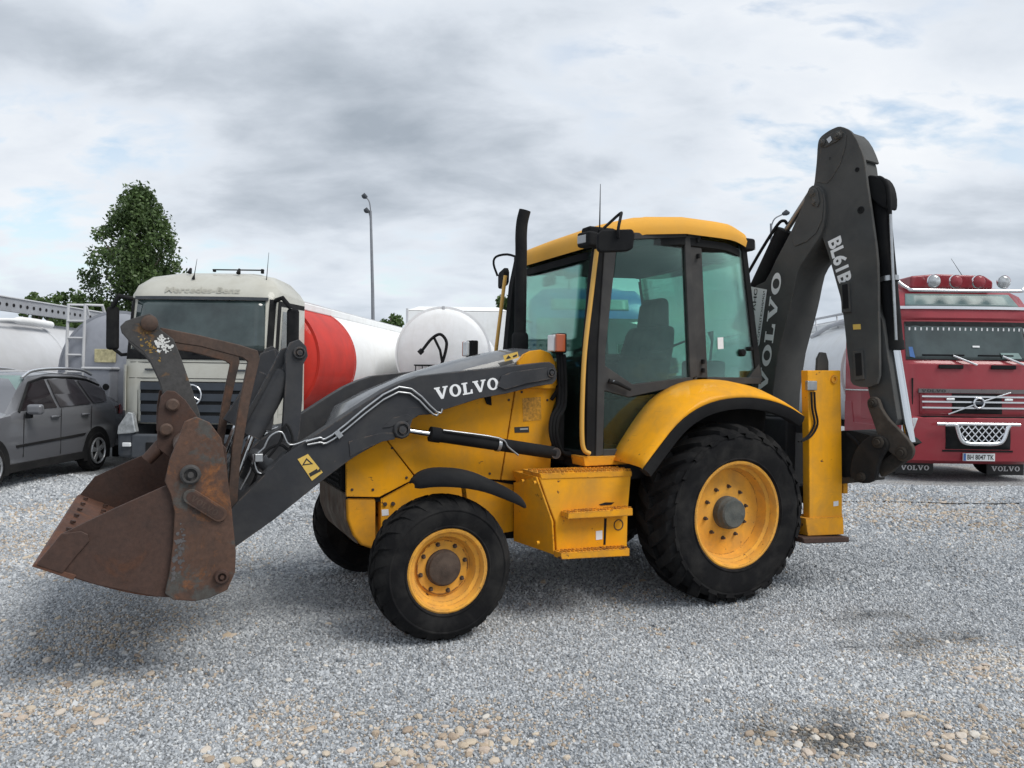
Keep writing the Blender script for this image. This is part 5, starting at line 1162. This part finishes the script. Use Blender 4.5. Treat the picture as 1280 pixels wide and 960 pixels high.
# ---- red truck
def red_truck():
    r = at_cam('truck_tractor', 7.92, 12.95, .0); tag(r, 'dark red truck with roof light bar and chrome lower guard, right of the digging arm', 'truck', 'trucks parked in the back row')
    c = Cab(r, [(.10, .30), (.0, .36), (-.02, .7), (.0, 1.08), (.04, 1.12), (.10, 2.0), (.16, 2.06), (.38, 2.78), (.36, 2.82), (.40, 2.98), (.46, 3.02), (.68, 3.30), (.9, 3.42), (1.3, 3.48)], (3.12, 3.49), 1.25, RED, back=2.3)
    c.patch('windscreen', -1.12, 1.12, 2.08, 2.75, TG, taper=.05, nz=8); c.patch('visor_window', -1.0, 1.0, 3.04, 3.27, TGL, taper=.08)
    c.bar('visor_bar', -1.15, 1.15, 3.0, .05, BARS, off=.06)
    c.bar('curtain', -1.05, 1.05, 2.70, .1, mat('dark curtain', (.012, .013, .014), .9), off=.022, d=.01)
    for k in range(22):
        x = -1.0+k*.0952; c.bar('curtain_tassel', x-.012, x+.012, 2.62, .05, PLATEW, off=.02, d=.006, n=1)
    MB().prism([c.at(-1.06, 2.13, .03), c.at(-.98, 2.11, .03), c.at(-1.0, 2.3, .03), c.at(-1.06, 2.3, .03)], (0, .004, 0)).build('windscreen_sticker', BLUE, r)
    MB().prism([c.at(.02, 2.30, .03), c.at(.14, 2.30, .03), c.at(.14, 2.33, .03), c.at(.02, 2.33, .03)], (0, .004, 0)).build('windscreen_label', PLATEW, r)
    MB().prism([c.at(.5, 2.11, .03), c.at(.85, 2.11, .03), c.at(.8, 2.21, .03), c.at(.48, 2.21, .03)], (0, .004, 0)).build('paper_on_dash', TGL, r)
    for x0, x1 in ((-.85, .0), (.1, .85)):
        w = c.bar('wiper', x0, x1-.15, 2.16, .025, BLK, off=.035); MB().tube([c.at(x1-.35, 2.15, .04), c.at(x1, 1.99, .06)], .018, 6).build('wiper_arm', BARS, w)
        B('scuttle_grip', ((x0+x1)/2+.0, c.fy(1.96)-.02, 1.96), (.42, .03, .07), BLK, r)
    # light bar
    CLR = mat('clear headlamp', (.42, .44, .45), .1, .3, var=.35, vs=14, coat=.8)
    lb = empty('roof_light_bar', parent=r)
    MB().tube(cr([(-1.15, .5, 3.47), (-1.0, .42, 3.33), (-.8, .38, 3.30), (.8, .38, 3.30), (1.0, .42, 3.33), (1.12, .5, 3.46)], 5), .03, 8).build('bar_tube', BARS, lb, smooth=60)
    for x, mt in ((-.56, CLR), (-.18, RED), (.22, RED), (.66, CLR)):
        l = MB().lathe([(.001, -.06), (.08, -.05), (.10, -.035), (.115, 0), (.09, .06), (.05, .1)], (x, .40, 3.46), (0, 1, 0), 24).build('round_lamp', mt, lb, smooth=40)
        MB().lathe([(.112, -.025), (.12, -.01), (.116, .02)], (x, .40, 3.46), (0, 1, 0), 24).build('lamp_rim', BARS, lb, smooth=40)
    for s in (-1, 1): MB().lathe([(.001, -.06), (.06, -.03), (.065, 0), (.02, .06)], (s*1.25, .55, 3.52), (0, 1, 0), 14).build('position_lamp', PGREY, lb, smooth=40)
    rp = [(-.85, .62, 3.36), (-.85, .62, 3.58), (-.4, .6, 3.62), (.45, .6, 3.6), (.62, .62, 3.5), (.62, .62, 3.36)]
    MB().prism(rp, (0, .5, 0)).build('roof_box', RED, r, bevel=.04)
    MB().tube([(.25, .9, 3.6), (.05, .95, 3.95)], [.006, .003], 6).build('aerial', BLK, r)
    # grille
    g = c.patch('grille', -.95, .95, 1.14, 1.56, RED, off=.02)
    c.bar('grille_header', -.98, .98, 1.545, .07, mat('brushed dark trim', (.17, .15, .15), .3, .6), g, off=.05)
    c.patch('grille_mesh', -.42, .42, 1.16, 1.50, BLK, g, off=.034)
    for z in (1.26, 1.36, 1.45): c.bar('grille_bar', -.93, .93, z, .028, BARS, g, off=.055)
    cz = c.at(.0, 1.345, .085)
    MB().tube([cz+Vector((math.cos(t)*.085, 0, math.sin(t)*.085)) for t in np.linspace(0, 2*math.pi, 29)], .018, 8, cap=False).build('emblem_ring', BARS, g, smooth=60)
    MB().box(cz, (.17, .02, .04)).build('emblem_bar', GRL, g)
    MB().tube([c.at(-.52, 1.15, .075), c.at(-.09, 1.31, .075)], .012, 6).build('emblem_diagonal', BARS, g); MB().tube([c.at(.09, 1.38, .075), c.at(.55, 1.53, .075)], .012, 6).build('emblem_diagonal', BARS, g)
    v, f, a = slab_word('VOLVO'); obj('grille_lettering', [c.at(-.94+.40*x, 1.523+.045*y, .055) for x, y in v], f, PRINTK, g)
    for s in (-.36, .40): B('grille_lamp', (s*1.3, c.fy(1.4)-.06, 1.405), (.14, .02, .04), LENS, g)
    # lower guard with crossed wire
    gd = empty('front_guard', parent=r)
    c.patch('guard_opening', -.55, .55, .56, .97, BLK, gd, off=.006)
    MB().tube(cr([(-.62, -.11, 0.98), (-.45, -.13, 0.98), (-.42, -.13, 0.92), (-.36, -.13, .74), (-.26, -.13, .67), (0, -.13, .66), (.26, -.13, .67), (.36, -.13, .74), (.42, -.13, 0.92), (.46, -.13, 0.98)], 4), .035, 10).build('guard_tube', BARS, gd, smooth=60)
    MB().tube([(-.75, -.10, 0.99), (.65, -.10, 0.99)], .03, 10).build('guard_tube', BARS, gd, smooth=60)
    for k in range(-7, 8):
        for sg in (-1, 1):
            x0 = k*.115; pts = []
            for zz in np.linspace(.69, .96, 9):
                xx = x0+sg*(zz-.82)*.9
                if abs(xx) < .36+.1*(zz-.69)/.27: pts.append((xx, -.125, zz))
            if len(pts) > 1: MB().tube([pts[0], pts[-1]], .008, 5).build('guard_wire', BARS, gd)
    pl = B('number_plate', (.0, -.045, .43), (.54, .02, .13), PLATEW, r, bevel=.004); B('plate_band', (-.245, -.057, .43), (.04, .004, .12), BLUE, pl, bevel=0)
    letter(font_word('BH 8047 TK', .02), (-.20, -.0575, .387), (.25, -.0575, .387), (0, 0, 1), PRINTK, pl, height=.085, name='plate_lettering')
    for s in (-1, 1):
        MB().prism([c.at(s*x, z, .02) for x, z in ((1.0, 1.08), (1.22, 1.08), (1.235, .55), (1.12, .72))], (0, .05, 0)).build('headlight', LENS, r, bevel=.01)
        MB().prism([c.at(s*x, z, .02) for x, z in ((1.08, 1.14), (1.22, 1.16), (1.22, 1.55), (1.16, 1.58))], (0, .05, 0)).build('corner_lamp', mat('smoked lens', (.18, .12, .1), .15, coat=.6), r, bevel=.01)
        c.bar('door_gap', s*1.05, s*1.065, 1.45, .62, BLK, off=.008, n=1)
        mf = B('mud_flap', (s*.80, .5, .19), (.66, .03, .24), PRINTK, r)
        v, f, a = slab_word('VOLVO'); obj('flap_lettering', [(s*.80-.25+.5*x, .482, .14+.085*y) for x, y in v], f, PLATEW, mf)
        simple_wheel(r, (s*1.02, 1.25, .5), .5, .34, PGREY, s); simple_wheel(r, (s*.98, 4.8, .5), .5, .5, PGREY, s)
        d = sideprism('door', [(.50, 1.0), (.55, 2.1), (.70, 2.75), (1.6, 2.78), (1.6, 1.0)], s*1.246, s*.01, RED, r); sideprism('door_glass', [(.66, 2.1), (.8, 2.68), (1.5, 2.70), (1.5, 2.1)], s*1.258, s*.006, TG, d)
        sideprism('side_skirt', [(.2, .45), (.2, 1.2), (.5, 1.3), (.6, .9), (1.9, .9), (2.0, 1.3), (2.3, 1.3), (2.3, .45), (1.9, .45), (1.8, .75), (.75, .75), (.65, .45)], s*1.24, s*.02, RED, r)
        sideprism('side_trim', [(.5, 1.52), (.5, 1.545), (2.3, 1.545), (2.3, 1.52)], s*1.258, s*.01, BARS, r)
        m_ = B('mirror', (s*1.5, .35, 2.35), (.2, .14, .8), RED, r, bevel=.05) if s > 0 else None
    MB().prism([c.at(x, z, -.3) for x, z in ((-.35, .31), (.3, .32), (.36, .31), (.2, .31))], (0, .04, 0)).build('oil_sump', ALU, r)
    c.bar('bumper_gap', -1.2, 1.2, 1.10, .03, BLK, off=.006); c.bar('bumper_slot', -.6, .6, .53, .03, BLK, off=.006)
    B('chassis', (0, 3.6, .85), (.9, 4.4, .25), BLK, r)
red_truck()
T5 = tank('tank_trailer', 7.92, 12.95, 0., 2.75, [(11, TANKW)], 1.15, 1.9, TANKW, 'white tank trailer behind the red truck, seen beside the yellow stabiliser', wheels=(9, 10.4, 11.8))
rl = MB()
for y in np.arange(3, 13.5, 1.2): rl.cyl((-.6, y, 2.9), (-.6, y+.1, 3.2), .018, 6)
rl.cyl((-.6, 2.9, 3.2), (-.6, 13.5, 3.2), .03, 8); rl.build('top_rail', ALU, T5)
MB().tube([(-.8, 5.2, 2.75), (-.72, 4.4, 2.95), (-.62, 3.4, 3.05)], .05, 8).build('vapour_arm', ALU, T5)

# ---- grey car
def car():
    r = at_cam('parked_car', -8.02, 9.52, .0); r.scale = (1.02, 1.02, 1.02); tag(r, 'silver grey estate car with roof rails parked at the left edge', 'car')
    def sec(y, zb, zbelt, zt, wb, wbelt, wt):
        h = [(wb*.82, zb), (wb*.97, zb+.06), (wb, zb+.22), (wb*1.0, (zb+zbelt)/2), (wbelt*1.0, zbelt-.1), (wbelt*.975, zbelt)]
        if zt > zbelt+.05: h += [((wbelt*.94*.7+wt*.3), zbelt+(zt-zbelt)*.3), (wt*1.03, zt-.11), (wt*.95, zt-.03), (wt*.6, zt+.005), (0, zt+.012)]
        else: h += [(wbelt*.93, zbelt+.02), (wbelt*.8, zbelt+.05), (wbelt*.6, zbelt+.065), (wbelt*.3, zbelt+.075), (0, zbelt+.08)]
        return [Vector((x, y, z)) for x, z in h]+[Vector((-x, y, z)) for x, z in h[-2::-1]]
    ss = [sec(.0, .35, .72, .7, .70, .70, .5), sec(.08, .28, .80, .8, .84, .80, .5), sec(.35, .24, .90, .9, .89, .87, .5), sec(.9, .24, .97, .97, .89, .885, .5), sec(1.3, .24, 1.02, 1.02, .89, .885, .5),
          sec(1.34, .24, 1.02, 1.08, .89, .885, .80), sec(1.75, .24, 1.04, 1.38, .89, .885, .68), sec(2.12, .24, 1.05, 1.60, .89, .885, .61), sec(2.7, .24, 1.06, 1.66, .89, .885, .62), sec(3.5, .25, 1.08, 1.64, .89, .88, .60), sec(4.05, .28, 1.10, 1.57, .88, .87, .57), sec(4.32, .32, 1.10, 1.36, .87, .85, .58), sec(4.48, .36, 1.02, 1.1, .84, .82, .6), sec(4.55, .4, .95, .95, .8, .78, .5)]
    MB().loft(ss).build('body', SUVP, r, smooth=38)
    for s in (-1, 1):
        def sg(y, z):
            # greenhouse surface: interpolate width between belt and roof edge
            ys = [1.34, 1.75, 2.12, 2.7, 3.5, 4.05, 4.32]; wt = [.80, .68, .61, .62, .60, .57, .58]; zt = [1.08, 1.38, 1.60, 1.66, 1.64, 1.57, 1.36]; zb = [1.02, 1.04, 1.05, 1.06, 1.08, 1.10, 1.10]
            t, b, w = np.interp(y, ys, zt), np.interp(y, ys, zb), np.interp(y, ys, wt)
            wbl = .885*.94; z30, w30 = b+(t-b)*.3, wbl*.7+w*.3
            w_ = np.interp(z, [b, z30, t-.11, t], [.885*.975, w30, w*1.03, w*.95])
            return Vector((s*(w_+.012), y, z))
        for nm, q in (('front_side_glass', [(1.58, 1.08), (1.75, 1.22), (2.05, 1.46), (2.2, 1.5), (2.42, 1.53), (2.42, 1.3), (2.42, 1.1)]), ('rear_side_glass', [(2.5, 1.1), (2.5, 1.3), (2.5, 1.53), (3.0, 1.54), (3.22, 1.52), (3.32, 1.3), (3.38, 1.13)]), ('quarter_glass', [(3.46, 1.13), (3.40, 1.3), (3.32, 1.51), (3.6, 1.5), (3.95, 1.42), (4.08, 1.32), (3.9, 1.16)])):
            MB().prism([sg(a, b) for a, b in q], (s*.006, 0, 0)).build(nm, SUVG, r)
        MB().tube([sg(a, b)+Vector((s*.004, 0, 0)) for a, b in ((1.52, 1.06), (2.05, 1.48), (2.42, 1.56), (3.2, 1.56), (3.6, 1.53), (4.0, 1.43))], .018, 6).build('window_trim', BLK, r)
        for ya in (.86, 3.5):
            simple_wheel(r, (s*.80, ya, .335), .335, .22, BLK, s)
            ar = [Vector((s*.895, ya+.41*math.cos(t), .335+.41*math.sin(t))) for t in np.linspace(-.35, math.pi+.35, 22)]
            MB().prism(ar, (-s*.16, 0, 0)).build('wheel_arch', BLKR, r)
            al = empty('alloy_wheel', parent=r)
            for k in range(5):
                t = k*1.2566+.4; d = Vector((0, math.cos(t), math.sin(t))); e = Vector((0, -math.sin(t), math.cos(t)))
                c0 = Vector((s*.915, ya, .335)); MB().prism([c0+d*.03+e*.03, c0+d*.2+e*.045, c0+d*.2-e*.045, c0+d*.03-e*.03], (-s*.03, 0, 0)).build('spoke', ALLOY, al, bevel=.006)
            MB().tube([Vector((s*.91, ya+.205*math.cos(t), .335+.205*math.sin(t))) for t in np.linspace(0, 2*math.pi, 31)], .018, 6, cap=False).build('rim_edge', ALLOY, al, smooth=60)
            MB().lathe([(.05, 0), (.05, s*.02), (.001, s*.025)], (s*.90, ya, .335), (1, 0, 0), 14).build('hub_cap', ALLOY, al)
        for ya in (2.3, 3.12):
            MB().tube([(s*.895, ya-.1, .96), (s*.915, ya-.06, .965), (s*.915, ya+.06, .965), (s*.895, ya+.1, .96)], .02, 8).build('door_handle', SUVP, r, smooth=50)
        for ya, z0, z1 in ((1.55, .42, 1.04), (2.45, .38, 1.08), (3.3, .62, 1.1)): sideprism('door_seam', [(ya, z0), (ya+.012, z0), (ya+.03, z1), (ya+.018, z1)], s*.889, s*.004, BLK, r, bevel=0)
        sideprism('door_moulding', [(1.4, .60), (3.15, .66), (3.1, .62), (1.4, .565)], s*.89, s*.014, BLKR, r, bevel=.003)
        sideprism('sill', [(1.25, .22), (1.25, .34), (3.1, .36), (3.1, .24)], s*.87, s*.03, BLKR, r, bevel=.01)
        MB().tube(cr([(s*.60, 1.95, 1.55), (s*.61, 2.2, 1.655), (s*.62, 2.8, 1.70), (s*.60, 3.5, 1.685), (s*.58, 3.85, 1.61)], 4), .024, 8).build('roof_rail', BARS, r, smooth=60)
        m_ = MB().box((s*1.02, 1.62, 1.10), (.22, .12, .15)).build('mirror', SUVP, r, bevel=.045, seg=3); B('mirror_foot', (s*.92, 1.64, 1.02), (.08, .08, .1), BLK, m_, bevel=.02)
        MB().prism([(s*.80, 4.33, 1.06), (s*.885, 4.22, 1.08), (s*.875, 4.22, .92), (s*.83, 4.43, .9), (s*.80, 4.46, 1.0)], (0, .06, .02)).build('tail_lamp', mat('tail lamp red', (.25, .012, .012), .15, coat=.6), r, bevel=.01)
        MB().prism([(s*.55, .02, .72), (s*.80, .12, .86), (s*.86, .45, .90), (s*.85, .3, .78), (s*.6, .0, .66)], (0, .03, .03)).build('headlight', LENS, r, bevel=.01)
    MB().prism([(-.72, 1.42, 1.07), (.72, 1.42, 1.07), (.56, 2.08, 1.565), (-.56, 2.08, 1.565)], (0, -.012, .02)).build('windscreen', TGL, r)
    B('front_grille', (0, -.0, .6), (.9, .06, .2), BLK, r, bevel=.02)
car()
cb = [spot(px, 10.6+.05*math.sin(px*.03)+.03*math.sin(px*.11), .006) for px in range(1056, 1420, 14)]
o = MB().tube([p-Vector((0, 0, .0)) for p in cb], .008, 6).build('hose', BLK, smooth=60); tag(o, 'thin dark hose lying across the gravel before the red truck', 'hose')

# ================================================================== TREES AND LAMP POSTS
def leaf_mat(name, a, b):
    m = bpy.data.materials.new(name); m.use_nodes = True; t = m.node_tree; t.nodes.clear(); o = t.nodes.new('ShaderNodeOutputMaterial')
    at = t.nodes.new('ShaderNodeAttribute'); at.attribute_name = 'tone'
    c = ramp(t, at.outputs['Fac'], [(0., a), (1., b)])
    d = t.nodes.new('ShaderNodeBsdfPrincipled'); t.links.new(c, d.inputs['Base Color']); d.inputs['Roughness'].default_value = .5
    tr = t.nodes.new('ShaderNodeBsdfTranslucent'); t.links.new(c, tr.inputs[0]); mx = t.nodes.new('ShaderNodeMixShader'); mx.inputs[0].default_value = .3
    t.links.new(d.outputs[0], mx.inputs[1]); t.links.new(tr.outputs[0], mx.inputs[2]); t.links.new(mx.outputs[0], o.inputs[0]); return m
LEAFD = leaf_mat('poplar leaves', (.028, .056, .018), (.12, .185, .06)); LEAFB = leaf_mat('bush leaves', (.04, .075, .02), (.12, .19, .055))
BARK = mat('bark', (.12, .10, .08), .9, var=.3, bump=.5, bs=20)
def leaves(centres, rads, n_per, size, seed):
    R = np.random.default_rng(seed); C = np.repeat(np.array(centres), n_per, 0); S_ = np.repeat(np.array(rads), n_per, 0); n = len(C)
    d = R.normal(size=(n, 3)); d /= np.linalg.norm(d, axis=1)[:, None]; rad = R.random(n)**.5
    P = C+d*(rad[:, None]*S_)
    a = R.normal(size=(n, 3)); a /= np.linalg.norm(a, axis=1)[:, None]; b = np.cross(a, R.normal(size=(n, 3))); b /= np.linalg.norm(b, axis=1)[:, None]
    s = size*(.6+.8*R.random(n))[:, None]
    V = np.stack([P-a*s, P+b*s*.55, P+a*s, P-b*s*.55], 1).reshape(-1, 3)
    me = bpy.data.meshes.new('crown'); me.vertices.add(4*n); me.vertices.foreach_set('co', V.astype(np.float32).ravel())
    me.loops.add(4*n); me.loops.foreach_set('vertex_index', np.arange(4*n, dtype=np.int32)); me.polygons.add(n); me.polygons.foreach_set('loop_start', np.arange(0, 4*n, 4, dtype=np.int32)); me.update(calc_edges=True)
    tn = np.repeat(R.random(len(centres)), n_per)*.6+.4*R.random(n); at = me.attributes.new('tone', 'FLOAT', 'FACE'); at.data.foreach_set('value', tn.astype(np.float32)); return me
def tree(name, label, px, Z, H, prof, clumps, n_per, size, lm, seed, cat='tree', group=None):
    """prof: list of (height, radius) describing the crown's outline"""
    r = empty(name, spot(px, Z)); tag(r, label, cat, group); R = random.Random(seed)
    hs, rs = zip(*prof); cen, rad = [], []
    for k in range(clumps):
        z = R.uniform(hs[0], hs[-1]); a = R.uniform(0, 6.283); w = float(np.interp(z, hs, rs))*(.92+.16*math.sin(a*3+z*1.1+seed)*math.sin(z*1.7+a+seed*2)+.1*math.sin(a*7-z*3)); q = w*math.sqrt(R.random())*.95
        s_ = .20*max(rs)*R.uniform(.5, 1.2); q = max(0, q-s_*.35)
        cen.append((q*math.cos(a), q*math.sin(a), z)); rad.append((s_, s_, s_*R.uniform(1., 1.5)))
    me = leaves(cen, rad, n_per, size, seed); me.materials.append(lm)
    o = bpy.data.objects.new('crown', me); COL.objects.link(o); o.parent = r
    mb = MB().tube([(0, 0, -.3), (.05, 0, H*.3), (-.04, .05, H*.6), (.03, 0, H*.92)], [H*.022, H*.018, H*.011, .03], 8)
    for k in range(0, clumps, max(1, clumps//22)):
        c = cen[k]; z0 = max(H*.12, c[2]-1.1*math.hypot(c[0], c[1])-.5); mb.tube([(0, 0, z0), (c[0]*.5, c[1]*.5, (z0+c[2])/2), c], [H*.007, H*.005, .02], 5)
    mb.build('trunk', BARK, r, smooth=60)
    return r
tree('poplar_tree', 'tall dark green poplar rising behind the cream truck', 171, 45, 12.2, [(2.0, 2.6), (4.5, 3.05), (6.5, 3.0), (8.5, 2.65), (10.3, 2.1), (11.6, 1.55), (12.4, .7)], 430, 75, .11, LEAFD, 21)
for px, Z, H, w, sd, lb in ((48, 42, 6.1, 1.8, 4, 'leftmost low bushy tree over the silver tanks'), (86, 40, 6.0, 2.0, 5, 'middle low bushy tree over the silver tanks'), (122, 43, 6.1, 1.6, 6, 'low bushy tree at the foot of the poplar')):
    tree('bushy_tree', lb, px, Z, H, [(1.5, w*.7), (3, w), (4.6, w*.9), (H-.3, w*.4)], 60, 80, .12, LEAFB, sd, group='low trees behind the tankers')
tree('bushy_tree', 'small green tree between lamp post and white tanker', 487, 48, 5.9, [(1.5, 1.2), (3.2, 1.6), (5.4, .7)], 40, 130, .13, LEAFB, 9)
tree('bushy_tree', 'dark green tree behind the exhaust pipe', 634, 32, 5.3, [(1.2, 1.1), (2.8, 1.45), (5.0, .7)], 50, 150, .11, LEAFD, 12)
POST = mat('galvanised post', (.22, .23, .25), .5, .4, var=.1)
def lamp(px, Z, top, label, heads):
    p = spot(px, Z); r = empty('lamp_post', p, -YAW); tag(r, label, 'lamp post')
    MB().tube([(0, 0, 0), (-.15, 0, top*.6), (-.3, 0, top)], [.11, .085, .06], 10).build('pole', POST, r, smooth=60)
    for (dx, z, hx) in heads:
        MB().tube(cr([(-.3, 0, z-.7), (-.3+dx*.3, 0, z-.25), (-.3+dx, 0, z)], 4), .035, 6).build('lamp_arm', POST, r, smooth=60)
        MB().tube([(-.3+dx-.02*hx, 0, z), (-.3+dx+.22*hx, 0, z+.09), (-.3+dx+.42*hx, 0, z+.06)], [.08, .16, .07], 8).build('lamp_head', PGREY, r, smooth=50)
lamp(468, 40, 10.4, 'tall thin lamp post with two heads behind the red and white tank', ((-.1, 10.35, -.6), (-.22, 11.1, -.6)))
lamp(968, 40, 10.0, 'curved lamp post showing above the boom cylinder', ((.62, 10.5, .8),))
